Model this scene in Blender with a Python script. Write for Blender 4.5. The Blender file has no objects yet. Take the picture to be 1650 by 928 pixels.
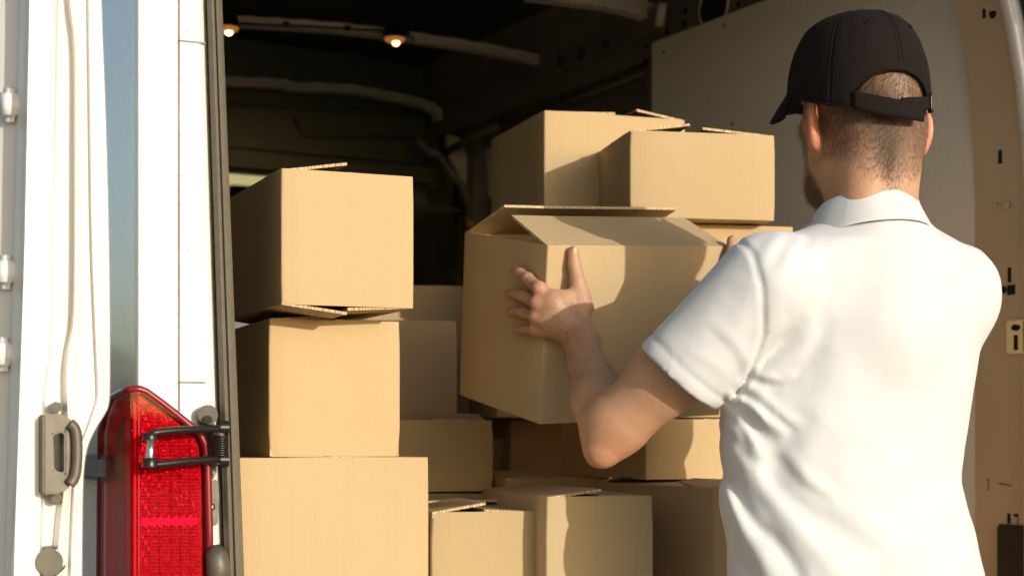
import bpy, bmesh, math, random
import numpy as np
from mathutils import Vector, Matrix, noise
random.seed(7); rng = np.random.default_rng(7)
sc = bpy.context.scene
R_ = math.radians
CZ = 1.24            # camera height above the ground
F = 2600.0           # focal length in photograph pixels (1650 wide)
CX, CY = 825.0, 700.0
# ------------------------------------------------------------------ camera
cam_d = bpy.data.cameras.new('camera'); cam = bpy.data.objects.new('camera', cam_d)
sc.collection.objects.link(cam); sc.camera = cam
cam.location = (0, 0, CZ); cam.rotation_euler = (R_(90), 0, 0)
cam_d.sensor_width = 36; cam_d.lens = 36 * F / 1650
cam_d.shift_y = (CY - 464) / 1650
cam_d.clip_start = .05; cam_d.clip_end = 2000
cam_d.dof.use_dof = True; cam_d.dof.focus_distance = 2.36; cam_d.dof.aperture_fstop = 5.0
# ------------------------------------------------------------------ sky, sun, exposure
SUN_TO = Vector((.83, -1.0, .262)).normalized()
w = bpy.data.worlds.new('World'); sc.world = w; w.use_nodes = True
nt = w.node_tree; bg = nt.nodes['Background']
sky = nt.nodes.new('ShaderNodeTexSky'); sky.sky_type = 'NISHITA'; sky.sun_disc = False
sky.sun_elevation = math.asin(SUN_TO.z); sky.sun_rotation = math.atan2(SUN_TO.x, SUN_TO.y)
sky.dust_density = 2.0
nt.links.new(sky.outputs[0], bg.inputs[0]); bg.inputs[1].default_value = .15
sd = bpy.data.lights.new('sun', 'SUN'); sd.energy = 2.4; sd.angle = R_(.5); sd.color = (1, .965, .89)
sun = bpy.data.objects.new('sun', sd); sc.collection.objects.link(sun)
sun.rotation_euler = SUN_TO.to_track_quat('Z', 'Y').to_euler()
vs = sc.view_settings; vs.view_transform = 'Standard'; vs.look = 'None'; vs.exposure = 0.40; vs.gamma = 1
sc.cycles.max_bounces = 8; sc.cycles.transparent_max_bounces = 8

# ------------------------------------------------------------------ helpers
def at(px, py, Y):
    return Vector(((px - CX) / F * Y, Y, CZ + (CY - py) / F * Y))
YAW = R_(29); U = Vector((math.cos(YAW), math.sin(YAW), 0)); W = Vector((-math.sin(YAW), math.cos(YAW), 0))
J = Vector(((385 - CX) / F * 2.21, 2.21, 0))
def V(a, b, z): return J + U * a + W * b + Vector((0, 0, CZ + z))      # van frame: across, into, height about the lens
def va(px, b):
    k = (px - CX) / F; c, s = math.cos(YAW), math.sin(YAW)
    return (k * (J.y + b * c) - J.x + b * s) / (c - k * s)
def vz(px, py, b):
    a = va(px, b); return (CY - py) / F * (J.y + a * U.y + b * W.y)
def vb(px, a):                                                     # depth b on the plane a = const
    k = (px - CX) / F; c, s = math.cos(YAW), math.sin(YAW)
    return (J.x + a * c - k * (J.y + a * s)) / (k * c + s)
def P(px, py, b): return V(va(px, b), b, vz(px, py, b))
def PW(px, py, a):                                                 # a point on a side wall
    b = vb(px, a); return V(a, b, (CY - py) / F * (J.y + a * U.y + b * W.y))

def tag(o, label=None, cat=None, group=None, kind=None):
    for k, v in (('label', label), ('category', cat), ('group', group), ('kind', kind)):
        if v: o[k] = v
    return o
def link(o, parent=None):
    sc.collection.objects.link(o)
    if parent is not None: o.parent = parent
    return o
def empty(name, loc=(0, 0, 0), rot=None):
    o = bpy.data.objects.new(name, None); o.empty_display_size = .1
    sc.collection.objects.link(o); o.location = loc
    if rot: o.rotation_euler = rot
    return o
def settle(o, parent):
    """parent keeping the world position of a mesh built in world coordinates"""
    o.parent = parent
    if parent.type == 'EMPTY' or parent.matrix_basis != Matrix.Identity(4):
        m = Matrix.Identity(4); q = parent
        while q is not None:
            m = q.matrix_parent_inverse @ Matrix.LocRotScale(q.location, q.rotation_euler, q.scale) @ m if q.rotation_mode != 'QUATERNION' else m
            q = q.parent
        o.matrix_parent_inverse = m.inverted()
    return o
def mesh_obj(name, verts, faces, mat, parent=None, smooth=False, bevel=0, seg=2):
    me = bpy.data.meshes.new(name); me.from_pydata([tuple(v) for v in verts], [], faces); me.update()
    bm = bmesh.new(); bm.from_mesh(me)
    bmesh.ops.remove_doubles(bm, verts=bm.verts, dist=1e-6)
    bmesh.ops.recalc_face_normals(bm, faces=bm.faces)
    if bevel:
        bmesh.ops.bevel(bm, geom=[e for e in bm.edges if len(e.link_faces) == 2 and e.calc_face_angle(0) > .5], offset=bevel, segments=seg, affect='EDGES', clamp_overlap=True)
    bm.to_mesh(me); bm.free()
    for m in (mat if isinstance(mat, (list, tuple)) else [mat]): me.materials.append(m)
    if smooth:
        me.shade_smooth() if smooth is True else me.set_sharp_from_angle(angle=smooth)
        if smooth is not True: me.shade_smooth(); me.set_sharp_from_angle(angle=smooth)
    o = bpy.data.objects.new(name, me); sc.collection.objects.link(o)
    if parent is not None: settle(o, parent)
    return o
def prism(front, offset):
    n = len(front); v = [Vector(p) for p in front] + [Vector(p) + Vector(offset) for p in front]
    return v, [list(range(n))[::-1], list(range(n, 2 * n))] + [[i, (i + 1) % n, n + (i + 1) % n, n + i] for i in range(n)]
def join(*vf):
    V_, F_ = [], []
    for v, f in vf:
        n = len(V_); V_ += list(v); F_ += [[i + n for i in q] for q in f]
    return V_, F_
def boxv(c, ax, ay, az):
    """box about centre c with half-axis vectors"""
    v = [c + ax * i + ay * j + az * k for i in (-1, 1) for j in (-1, 1) for k in (-1, 1)]
    return v, [[0, 1, 3, 2], [4, 6, 7, 5], [0, 4, 5, 1], [2, 3, 7, 6], [0, 2, 6, 4], [1, 5, 7, 3]]
def vbox(a0, a1, b0, b1, z0, z1):
    return boxv(V((a0 + a1) / 2, (b0 + b1) / 2, (z0 + z1) / 2), U * (a1 - a0) / 2, W * (b1 - b0) / 2, Vector((0, 0, (z1 - z0) / 2)))
def tube(pts, r, n=10, cap=True):
    pts = [Vector(p) for p in pts]; rs = r if isinstance(r, (list, tuple)) else [r] * len(pts)
    v, f = [], []; up = None
    for i, p in enumerate(pts):
        t = (pts[min(i + 1, len(pts) - 1)] - pts[max(i - 1, 0)]).normalized()
        if up is None: up = t.orthogonal().normalized()
        up = (up - t * up.dot(t)).normalized(); s = t.cross(up)
        for k in range(n):
            q = 2 * math.pi * k / n; v.append(p + (up * math.cos(q) + s * math.sin(q)) * rs[i])
    for i in range(len(pts) - 1):
        for k in range(n):
            f.append([i * n + k, i * n + (k + 1) % n, (i + 1) * n + (k + 1) % n, (i + 1) * n + k])
    if cap: f += [list(range(n))[::-1], list(range(len(v) - n, len(v)))]
    return v, f
def grid(rows):
    n = len(rows[0]); v = [p for r in rows for p in r]
    return v, [[i * n + k, i * n + k + 1, (i + 1) * n + k + 1, (i + 1) * n + k] for i in range(len(rows) - 1) for k in range(n - 1)]
def smooth_line(pts, n=8):
    """Catmull-Rom through points"""
    pts = [Vector(p) for p in pts]; out = []
    for i in range(len(pts) - 1):
        p0, p1, p2, p3 = pts[max(i - 1, 0)], pts[i], pts[i + 1], pts[min(i + 2, len(pts) - 1)]
        for k in range(n):
            t = k / n
            out.append(.5 * ((2 * p1) + (p2 - p0) * t + (2 * p0 - 5 * p1 + 4 * p2 - p3) * t * t + (3 * p1 - p0 - 3 * p2 + p3) * t ** 3))
    return out + [pts[-1]]

# ------------------------------------------------------------------ materials
class M_:
    def __init__(s, name, color=(.5, .5, .5), rough=.5, metal=0, coat=0, **kw):
        m = bpy.data.materials.new(name); m.use_nodes = True; s.m = m; s.n = m.node_tree.nodes; s.l = m.node_tree.links
        s.b = s.n['Principled BSDF']; s.b.inputs['Base Color'].default_value = (*color, 1)
        s.b.inputs['Roughness'].default_value = rough; s.b.inputs['Metallic'].default_value = metal
        s.b.inputs['Coat Weight'].default_value = coat
        for k, v in kw.items(): s.b.inputs[k.replace('_', ' ')].default_value = v
        s.tc = s.n.new('ShaderNodeTexCoord')
    def noise(s, scale, detail=4, rough=.6, stretch=(1, 1, 1), coord='Object'):
        mp = s.n.new('ShaderNodeMapping'); mp.inputs['Scale'].default_value = stretch
        s.l.new(s.tc.outputs[coord], mp.inputs[0])
        t = s.n.new('ShaderNodeTexNoise'); t.inputs['Scale'].default_value = scale; t.inputs['Detail'].default_value = detail
        t.inputs['Roughness'].default_value = rough; s.l.new(mp.outputs[0], t.inputs['Vector']); return t.outputs['Fac']
    def ramp(s, fac, *stops):
        r = s.n.new('ShaderNodeValToRGB'); e = r.color_ramp.elements
        while len(e) < len(stops): e.new(.5)
        for q, (p, c) in zip(e, stops): q.position = p; q.color = (*c, 1) if len(c) == 3 else c
        s.l.new(fac, r.inputs[0]); return r.outputs[0]
    def mix(s, a, b, fac, kind='MIX'):
        x = s.n.new('ShaderNodeMix'); x.data_type = 'RGBA'; x.blend_type = kind
        for i, v in ((0, fac), (6, a), (7, b)):
            if isinstance(v, (int, float)): x.inputs[i].default_value = v
            elif isinstance(v, tuple): x.inputs[i].default_value = (*v, 1)
            else: s.l.new(v, x.inputs[i])
        return x.outputs[2]
    def math(s, op, a, b=0.0):
        x = s.n.new('ShaderNodeMath'); x.operation = op
        for i, v in ((0, a), (1, b)):
            if isinstance(v, (int, float)): x.inputs[i].default_value = v
            else: s.l.new(v, x.inputs[i])
        return x.outputs[0]
    def color(s, c): s.l.new(c, s.b.inputs['Base Color'])
    def bump(s, h, strength=.3, dist=.002):
        b = s.n.new('ShaderNodeBump'); b.inputs['Strength'].default_value = strength; b.inputs['Distance'].default_value = dist
        s.l.new(h, b.inputs['Height'])
        prev = s.b.inputs['Normal'].links
        if prev: s.l.new(prev[0].from_socket, b.inputs['Normal'])
        s.l.new(b.outputs[0], s.b.inputs['Normal'])
    def inp(s, name, v): s.l.new(v, s.b.inputs[name])

def card_mat(name, base, edge=False):
    k = M_(name, base, .82); k.b.inputs['Specular IOR Level'].default_value = .25
    oi = k.n.new('ShaderNodeObjectInfo')
    fib = k.noise(900, 3, .7, (1, 1, .35)); blot = k.noise(9, 4, .6); cor = k.noise(420, 1, .5, (1, 1, .004))
    speck = k.noise(420, 2, .6)
    dark = tuple(c * .80 for c in base); lite = tuple(min(1, c * 1.10) for c in base)
    c = k.mix(dark, lite, k.ramp(fib, (.2, (.25, .25, .25)), (.8, (.75, .75, .75))))
    c = k.mix(c, k.mix(base, (.52, .37, .195), .5), k.ramp(blot, (.45, (0, 0, 0)), (.85, (.4, .4, .4))))
    c = k.mix(c, tuple(c_ * .72 for c_ in base), k.ramp(cor, (.50, (0, 0, 0)), (.8, (.16, .16, .16))))
    c = k.mix(c, tuple(c_ * .45 for c_ in base), k.ramp(speck, (.68, (0, 0, 0)), (.80, (.28, .28, .28))))
    c = k.mix(c, oi.outputs['Color'], 1.0, 'MULTIPLY')
    k.color(c); k.bump(cor, .16, .0008); k.bump(fib, .12, .0006); k.bump(blot, .25, .006)
    if edge:
        wv = k.noise(500, 1, .5, (1, 1, .05))
        k.color(k.mix(tuple(c_ * .55 for c_ in base), tuple(min(1, c_ * 1.25) for c_ in base), k.ramp(wv, (.42, (0, 0, 0)), (.58, (1, 1, 1)))))
    return k.m
CARD = card_mat('kraft_cardboard', (.60, .445, .25)); EDGE = card_mat('corrugated_cut_edge', (.58, .42, .25), True)
def paint(name, col, rough=.28, coat=.6, dirt=.22):
    k = M_(name, col, rough, coat=coat); k.b.inputs['Coat Roughness'].default_value = .06
    d = k.noise(6, 5, .65, (1, 1, .4)); s = k.noise(90, 3, .6)
    k.color(k.mix(col, tuple(c * q for c, q in zip(col, (.78, .72, .6))), k.math('MULTIPLY', k.ramp(d, (.5, (0, 0, 0)), (.8, (1, 1, 1))), dirt * 2)))
    k.inp('Roughness', k.math('ADD', k.math('MULTIPLY', s, .12), rough - .06)); k.bump(k.noise(3, 2), .05, .01)
    return k.m
WHITE = paint('white_van_paint', (.80, .785, .74)); INNER = paint('inner_jamb_paint', (.74, .72, .68), .35, .4, .2)
TAN = paint('pillar_bounce_tan', (.60, .46, .31), .42, .15, .3)  # tan puts warm light bounced off the boxes into the pillar colour
def plain(name, col, rough=.5, metal=0, var=.25, bump=.15, scale=40, **kw):
    k = M_(name, col, rough, metal, **kw); n = k.noise(scale, 4, .65)
    k.color(k.mix(tuple(c * (1 - var) for c in col), tuple(min(1, c * (1 + var)) for c in col), n)); k.bump(n, bump, .001)
    return k.m
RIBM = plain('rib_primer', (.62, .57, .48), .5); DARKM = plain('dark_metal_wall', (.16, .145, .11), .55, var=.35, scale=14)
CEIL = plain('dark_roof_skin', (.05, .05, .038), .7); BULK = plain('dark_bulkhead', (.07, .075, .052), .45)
RUBBER = plain('weathered_rubber', (.15, .13, .095), .6, var=.3, scale=60); BLACKRUB = plain('black_rubber', (.02, .02, .02), .6)
STEEL = plain('greasy_steel', (.115, .102, .075), .5, .3, var=.45, scale=55); DSTEEL = plain('dark_steel', (.035, .031, .028), .3, .6)
CHROME = plain('bright_steel', (.62, .60, .56), .22, 1.0, var=.1); HOLE = plain('black_hole', (.006, .006, .006), .9)
PLASTIC = plain('white_rubber_buffer', (.78, .77, .74), .5, var=.04); WOODF = plain('van_floor_board', (.16, .12, .085), .6)
TYRE = plain('tyre_rubber', (.025, .025, .026), .8); CABLE = plain('cable_black', (.012, .012, .012), .5)
GREYTRIM = plain('grey_side_moulding', (.16, .16, .165), .5)
k = M_('plywood_lining', (.46, .41, .33), .55); n1 = k.noise(3, 6, .6, (1, 1, 4)); n2 = k.noise(220, 3, .7, (1, 1, .3)); n3 = k.noise(30, 2, .5, (6, 6, .4))
c = k.mix((.74, .70, .62), (.84, .80, .72), n1); c = k.mix(c, (.55, .48, .38), k.ramp(n2, (.55, (0, 0, 0)), (.8, (.45, .45, .45)))); c = k.mix(c, (.30, .24, .17), k.ramp(n3, (.7, (0, 0, 0)), (.76, (.5, .5, .5))))
k.color(c); k.bump(n2, .15, .0008); PLY = k.m

# ------------------------------------------------------------------ ground and distance
k = M_('warm_concrete', (.055, .052, .048), .9); n = k.noise(.6, 6, .7); n2 = k.noise(60, 3, .7)  # concrete, its tone lightened and warmed to bounce fill light into the shade
k.color(k.mix(k.mix((.33, .25, .165), (.40, .31, .21), n), (.44, .355, .25), k.ramp(n2, (.55, (0, 0, 0)), (.8, (.6, .6, .6))))); k.bump(n2, .4, .01)
tag(mesh_obj('ground', *grid([[Vector((x, y, 0)) for x in (-900, -60, -8, 8, 60, 900)] for y in (-900, -60, -8, 8, 60, 900)]), k.m), kind='structure')
k = M_('far_leaves', (.05, .075, .03), .8); k.color(k.mix((.035, .05, .02), (.08, .11, .04), k.noise(.8, 3)));
tv, tf = [], []
for i in range(12000):
    ang = R_(95 + rng.random() * 300); rad = 42 + rng.random() * 8
    top = 3.2 + 2.0 * abs(noise.noise(Vector((ang * 6, 3, 1)))) + .8 * abs(noise.noise(Vector((ang * 25, 1, 8))))
    if ang > R_(175): top *= .48  # stretch behind the camera, added to block low sky glow and kept low
    c_ = Vector((math.cos(ang) * rad, math.sin(ang) * rad, rng.random() ** .8 * top)); s_ = .35 + rng.random() * .5
    a_ = Vector(rng.normal(size=3)).normalized(); b_ = a_.orthogonal().normalized(); n0 = len(tv)
    tv += [c_ - a_ * s_, c_ + b_ * s_ * .6, c_ + a_ * s_, c_ - b_ * s_ * .6]; tf.append([n0, n0 + 1, n0 + 2, n0 + 3])
me = bpy.data.meshes.new('tree_line'); me.from_pydata(tv, [], tf); me.materials.append(k.m)
tag(link(bpy.data.objects.new('tree_line', me)), 'far line of dark trees reflected in the side of the van, with an added stretch behind the camera against sky glow', 'trees', kind='stuff')
# ================================================================== the van
van = tag(empty('delivery_van', V(.75, 0, -CZ)), 'white delivery van with its rear doors open, loaded with cardboard boxes', 'van')
def part(name, vf, mat, parent=None, **kw): return mesh_obj(name, vf[0], vf[1], mat, parent or van, **kw)
AR = 1.56; ZC = 1.17; ZF = -.66; BB = 2.58; AC = va(222, 0)
# outer shell
def roofz(a): return 1.25 + .06 * (1 - ((a - .75) / .9) ** 2)
side_rows = []
for b in (.004, .5, 1.5, 2.6, 3.6, 4.3):
    side_rows.append([V(AC, b, -.82), V(AC, b, -.4), V(AC, b, .1), V(AC + .002, b, .7), V(AC + .02, b, 1.05), V(AC + .08, b, 1.21)])
part('side_panel', grid(side_rows), WHITE, smooth=True)
part('side_moulding', vbox(AC - .02, AC - .002, .10, 3.6, vz(150, 775, .12), vz(150, 745, .12) + .01), GREYTRIM, bevel=.006)
part('side_panel', grid([[V(1.70, b, -.82), V(1.712, b, .1), V(1.70, b, .7), V(1.67, b, 1.05), V(1.60, b, 1.21)] for b in (-.01, 1.5, 2.9, 4.3)]), WHITE, smooth=True)
part('roof', grid([[V(a, b, roofz(a) - .04) for a in [AC + .08 + i * (1.52 - AC) / 12 for i in range(13)]] for b in (-.01, 1.4, 2.8, 4.3)]), WHITE, smooth=True)
part('load_floor', vbox(AC + .02, 1.68, .0, 4.3, ZF - .05, ZF), WOODF)
part('rear_bumper', vbox(AC - .01, 1.72, -.09, -.005, -.84, -.70), GREYTRIM, bevel=.02)
for a_, b_ in ((AC + .07, .85), (1.62, .85), (AC + .07, 3.75), (1.62, 3.75)):
    cc = V(a_, b_, 0); cc.z = .34
    wh = part('wheel', tube([cc - U * .10, cc - U * .09, cc + U * .09, cc + U * .10], [.30, .34, .34, .30], 36), TYRE, smooth=.6)
    part('rim', tube([cc - U * .105, cc + U * .105], [.20, .20], 28), CHROME, wh)
# interior roof skin, right wall
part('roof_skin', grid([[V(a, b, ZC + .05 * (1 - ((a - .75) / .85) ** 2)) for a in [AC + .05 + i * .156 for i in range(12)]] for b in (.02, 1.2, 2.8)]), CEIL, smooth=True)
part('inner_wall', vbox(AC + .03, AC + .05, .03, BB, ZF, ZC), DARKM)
def wall_in(z): return AR - (.05 * ((z - .45) / .36) ** 2 if z > .45 else 0)
zs = [ZF, -.2, .2, .45, .55, .65, .75, .85, .95, 1.05, 1.12, 1.17, 1.20]
# wall behind the boards: a lower skin and an upper rail with real openings
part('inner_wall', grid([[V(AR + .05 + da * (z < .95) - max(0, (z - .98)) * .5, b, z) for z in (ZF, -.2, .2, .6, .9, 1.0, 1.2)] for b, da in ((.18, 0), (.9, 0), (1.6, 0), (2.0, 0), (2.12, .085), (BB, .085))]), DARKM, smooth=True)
rail_z0, rail_z1 = .80, 1.17
def rail():
    """longitudinal rail above the lining: a plate with openings"""
    holes = []
    for px, py, w_, h_ in ((905, 85, .052, .075), (937, 76, .052, .075), (977, 62, .056, .075)):
        b = vb(px, AR); Yd = J.y + AR * U.y + b * W.y; holes.append((b, (CY - py) / F * Yd, w_, h_))
    bs = sorted({.18, BB} | {h[0] - h[2] / 2 for h in holes} | {h[0] + h[2] / 2 for h in holes} | {1.0, 1.3})
    z0, z1 = holes[0][1] - holes[0][3] / 2, holes[0][1] + holes[0][3] / 2
    zz = [.955, z0, z1, 1.14]; vf = []
    for b0, b1 in zip(bs, bs[1:]):
        for q0, q1 in zip(zz, zz[1:]):
            if any(abs((b0 + b1) / 2 - h[0]) < h[2] / 2 for h in holes) and q0 == z0: continue
            vf.append(vbox(AR, AR + .004, b0, b1, q0, q1))
    return join(*vf)
part('wall_rail', rail(), DARKM)
# slanted slot band and ridges low on the wall behind the second stack
for (x0, y0, x1, y1, r) in ((1035, 97, 850, 175, .010), (1040, 118, 860, 190, .006), (1046, 100, 1052, 190, .012), (800, 205, 720, 245, .012)):
    part('wall_ridge', tube([PW(x0, y0, AR + .01), PW((x0 + x1) / 2, (y0 + y1) / 2 - 2, AR + .01), PW(x1, y1, AR + .01)], r, 8), DARKM, smooth=True)
# round hole and small holes in the upper corner
def wall_disc(px, py, r, a=AR - .003, mat=HOLE, name='wall_hole', sx=1.0, parent=None, dep=.002):
    c = PW(px, py, a); n = 22
    ring = [c + (W * math.cos(2 * math.pi * k / n) * sx + Vector((0, 0, 1)) * math.sin(2 * math.pi * k / n)) * r for k in range(n)]
    return part(name, prism(ring, -U * dep), mat, parent)
wall_disc(1150, 12, .050, sx=1.1)
c_ = PW(1150, 12, AR - .004)
part('hole_rim', tube([c_ + (W * math.cos(q) * 1.1 + Vector((0, 0, 1)) * math.sin(q)) * .052 for q in np.linspace(0, 2 * math.pi, 30)], .0035, 6), RIBM, smooth=True)
for px, py, r in ((1102, 40, .008), (1105, 18, .007), (1075, 52, .006), (1041, 75, .007), (1040, 100, .008), (978, 92, .005), (912, 112, .005), (1190, 8, .006)):
    wall_disc(px, py, r)
# lining board
board = part('lining_board', vbox(AR - .016, AR - .004, vb(1581, AR - .016), vb(1050, AR - .016), ZF, .99), PLY, bevel=.0015)
for px, py in ((1168, 42), (1180, 200), (1560, 120), (1070, 85)):
    wall_disc(px, py, .0035, AR - .0165, DSTEEL, 'board_screw')
# right rear pillar: curved sheet with slots, white flange, dark seal
def wprof(px0, a0, bends, z): return 0
PB = [(.174, 0), (.150, -.004), (.078, -.006), (.060, -.012)]
def inw(z): return .06 * (max(0, z - .42) / .4) ** 2
pr = []
zz = [ZF, -.3, 0, .2, .35, .45, .55, .65, .75, .85, .95, 1.05]
for z in zz: pr.append([V(AR - .017 + da - inw(z) * .8, b, z) for b, da in ((.176, .010), (.172, 0), (.150, -.002), (.070, -.004), (.030, -.008))])
pillar = part('rear_pillar', grid(pr), TAN, smooth=.5)
def on_pillar(px, py):
    a = AR - .0205
    for _ in range(4):
        p = PW(px, py, a); a = AR - .0208 - inw(p.z - CZ) * .8
    return PW(px, py, a), a
def slot(px, py, wpx, hpx, name='slot', mat=HOLE, dep=.0015, round_=False, bev=0):
    c, a = on_pillar(px, py); s = c.y / F
    hw, hh = wpx * s * 1.9 / 2, hpx * s / 2
    if round_:
        ring = [c + W * math.cos(q) * hw + Vector((0, 0, math.sin(q) * hh)) for q in np.linspace(0, 2 * math.pi, 18)[:-1]]
        return part(name, prism(ring, -U * dep), mat, bevel=bev)
    return part(name, boxv(c - U * dep / 2, W * hw, Vector((0, 0, hh)), U * dep / 2), mat, bevel=bev)
slot(1586, 20, 3, 20); slot(1600, 22, 8, 17, round_=True); slot(1612, 253, 4, 22); slot(1627, 443, 3.5, 24)
slot(1630, 467, 9, 16); slot(1617, 467, 7, 12, round_=True); slot(1626, 835, 3, 16)
slot(1643, 830, 12, 5); slot(1643, 838, 4, 14); slot(1608, 328, 2, 2, round_=True); slot(1607, 492, 3, 3, round_=True)
slot(1625, 332, 8, 10, 'bolt', CHROME, .006, True, .002)
plate = slot(1641, 543, 21, 54, 'latch_plate', CHROME, .010, bev=.003)
c0, a0 = on_pillar(1642, 528)
for py, rr, hh, rnd in ((528, .006, .006, True), (552, .0035, .014, False)):
    c, a = on_pillar(1643, py); c = c - U * .0112
    if rnd: part('keyhole', prism([c + W * math.cos(q) * rr * 1.6 + Vector((0, 0, math.sin(q) * hh)) for q in np.linspace(0, 2 * math.pi, 16)[:-1]], -U * .001), HOLE, plate)
    else: part('keyhole', boxv(c, W * rr, Vector((0, 0, hh)), U * .0008), HOLE, plate)
slot(1640, 905, 40, 120, 'lower_trim', DSTEEL, .012, bev=.004)
# scuff scratches on the pillar
for x0, y0, x1, y1 in ((1610, 778, 1630, 782), (1592, 770, 1594, 790)):
    part('scuff', tube([on_pillar(x0, y0)[0] - U * .001, on_pillar(x1, y1)[0] - U * .001], .0008, 5), DSTEEL)
fl = [[V(AR - .02 - inw(z) * 1.15 - e, b, z) for b, e in ((.045, .002), (.030, .016), (.016, .020), (.002, .014), (-.004, 0))] for z in zz]
part('door_flange', grid(fl), WHITE, smooth=True)
sl = [V(AR - .018 - inw(z) * 1.15, -.014, z) for z in zz]
part('door_seal', tube(sl, .012, 10), BLACKRUB, smooth=True)
part('rear_pillar', grid([[V(AR - .012 - inw(z) * 1.15, -.020, z), V(AR + .05 - inw(z), -.022, z), V(1.70 - inw(z) * .5, -.012, z)] for z in zz]), TAN, smooth=True)
part('roof_header', vbox(0.0, AR - .05, .0, .05, 1.06, 1.19), INNER, bevel=.01)
# roof ribs
def rib(pts, b, hh=.015, dd=.02, mat=RIBM):
    line = smooth_line([P(px, py, b) for px, py in pts], 6); v, f = [], []
    for i, p in enumerate(line):
        t = (line[min(i + 1, len(line) - 1)] - line[max(i - 1, 0)]).normalized(); nrm = t.cross(W).normalized()
        wob = 1 + .10 * math.sin(i * 1.7)
        v += [p - nrm * hh * wob - W * dd, p + nrm * hh * wob - W * dd * .8, p + nrm * hh + W * dd, p - nrm * hh + W * dd]
    m = len(line)
    for i in range(m - 1):
        for k_ in range(4): f.append([i * 4 + k_, i * 4 + (k_ + 1) % 4, (i + 1) * 4 + (k_ + 1) % 4, (i + 1) * 4 + k_])
    f += [[0, 1, 2, 3], [m * 4 - 4, m * 4 - 3, m * 4 - 2, m * 4 - 1]]
    return part('roof_rib', (v, f), mat, bevel=.003)
r1 = rib([(250, 28), (330, 32), (400, 37), (470, 41), (560, 48), (660, 61), (760, 76), (840, 92), (868, 100), (874, 118)], 1.90, .013)
rib([(250, 125), (340, 131), (380, 133), (450, 136), (470, 141), (560, 145), (620, 155), (660, 163), (690, 172), (704, 182), (708, 194)], 2.52, .0135)
rib([(850, -14), (930, -4), (985, 4), (1025, 14), (1046, 24), (1052, 40)], 1.30, .022)
part('rib_end', vbox(va(1052, 1.3) - .03, va(1052, 1.3) + .01, 1.24, 1.36, vz(1052, 60, 1.3), vz(1052, 22, 1.3)), DARKM, bevel=.004)
part('rib_end', vbox(va(874, 1.9) - .02, va(874, 1.9) + .02, 1.86, 1.95, vz(874, 135, 1.9), vz(874, 100, 1.9)), RIBM, bevel=.004)
# light strut and shadowed cross members near the top right
part('wall_strut', tube([PW(1068, 5, AR - .04), PW(1062, 42, AR - .03)], .012, 8), RIBM, smooth=True)
part('lamp_cable', tube(smooth_line([P(px, py, 1.862) for px, py in ((330, 33), (400, 39), (460, 42), (500, 43), (560, 47), (630, 51), (655, 55), (668, 66))], 5), .0032, 6), CABLE, smooth=True)
for px, py in ((461, 40), (560, 46), (655, 53)):
    part('cable_clip', boxv(P(px, py, 1.86), U * .009, W * .004, Vector((0, 0, .007))), CABLE, bevel=.002)
# lit roof lamps
em = bpy.data.materials.new('warm_bulb'); em.use_nodes = True; em.node_tree.nodes.clear()
e_ = em.node_tree.nodes.new('ShaderNodeEmission'); e_.inputs[0].default_value = (1, .62, .25, 1); e_.inputs[1].default_value = 6
o_ = em.node_tree.nodes.new('ShaderNodeOutputMaterial'); em.node_tree.links.new(e_.outputs[0], o_.inputs[0])
LENS = M_('lamp_lens', (.75, .42, .18), .25, Transmission_Weight=.3); LENS.b.inputs['Emission Color'].default_value = (1, .38, .10, 1); LENS.b.inputs['Emission Strength'].default_value = .22
def dome(c, r, h, up, n=20, m=6, squash=1.0, e1=U, e2=W):
    rows = [[c + (e1 * math.cos(2 * math.pi * k_ / n) + e2 * math.sin(2 * math.pi * k_ / n)) * (r * math.cos(q)) + up * (h * math.sin(q)) for k_ in range(n + 1)] for q in [i * math.pi / 2 / m for i in range(m + 1)]]
    return grid(rows)
for px, py in ((636, 66), (367, 49)):
    c = P(px, py, 1.83); up = Vector((0, 0, 1))
    lamp = part('roof_lamp', tube([c + up * .006, c + up * .012, c + up * .035], [.032, .030, .026], 22), DSTEEL, smooth=.6)
    part('lamp_lens', dome(c + up * .005, .028, -.013, up), LENS.m, lamp, smooth=True)
    part('bulb', dome(c - up * .006 - W * .008, .010, -.010, up, 12, 4), em, lamp, smooth=True)
# bulkhead with a window to the cab
wx0, wx1 = va(355, BB), va(752, BB); wz0, wz1 = vz(500, 452, BB), vz(500, 288, BB)
top = ZC + .03
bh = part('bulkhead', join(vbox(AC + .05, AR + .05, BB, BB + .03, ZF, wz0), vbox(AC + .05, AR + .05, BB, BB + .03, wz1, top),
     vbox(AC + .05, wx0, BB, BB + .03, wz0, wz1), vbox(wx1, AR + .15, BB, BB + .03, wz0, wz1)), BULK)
part('bulkhead_beam', vbox(AC + .05, va(700, BB - .05), BB - .06, BB - .004, vz(500, 284, BB), vz(500, 262, BB)), plain('beam_dark', (.075, .07, .05), .5), bevel=.006)
part('bulkhead_beam', vbox(AC + .05, va(735, BB - .05), BB - .03, BB - .004, vz(500, 251, BB), vz(500, 243, BB)), BULK, bevel=.004)
part('pressed_groove', tube([P(px, py, BB - .006) for px, py in ((474, 190), (484, 208), (490, 219), (560, 221), (680, 223), (690, 216), (690, 190))], .006, 8), plain('groove_dark', (.06, .058, .042), .4), smooth=True)
part('pressed_groove', tube([P(px, py, BB - .006) for px, py in ((350, 168), (480, 171), (560, 180), (690, 184))], .008, 8), BULK, smooth=True)
gl = M_('cab_glass', (.5, .55, .5), .05); gt = gl.n.new('ShaderNodeBsdfTransparent'); gt.inputs[0].default_value = (.98, .88, .70, 1)
gm = gl.n.new('ShaderNodeMixShader'); gf = gl.n.new('ShaderNodeFresnel'); gg = gl.n.new('ShaderNodeBsdfGlossy'); gg.inputs['Roughness'].default_value = .02
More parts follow.
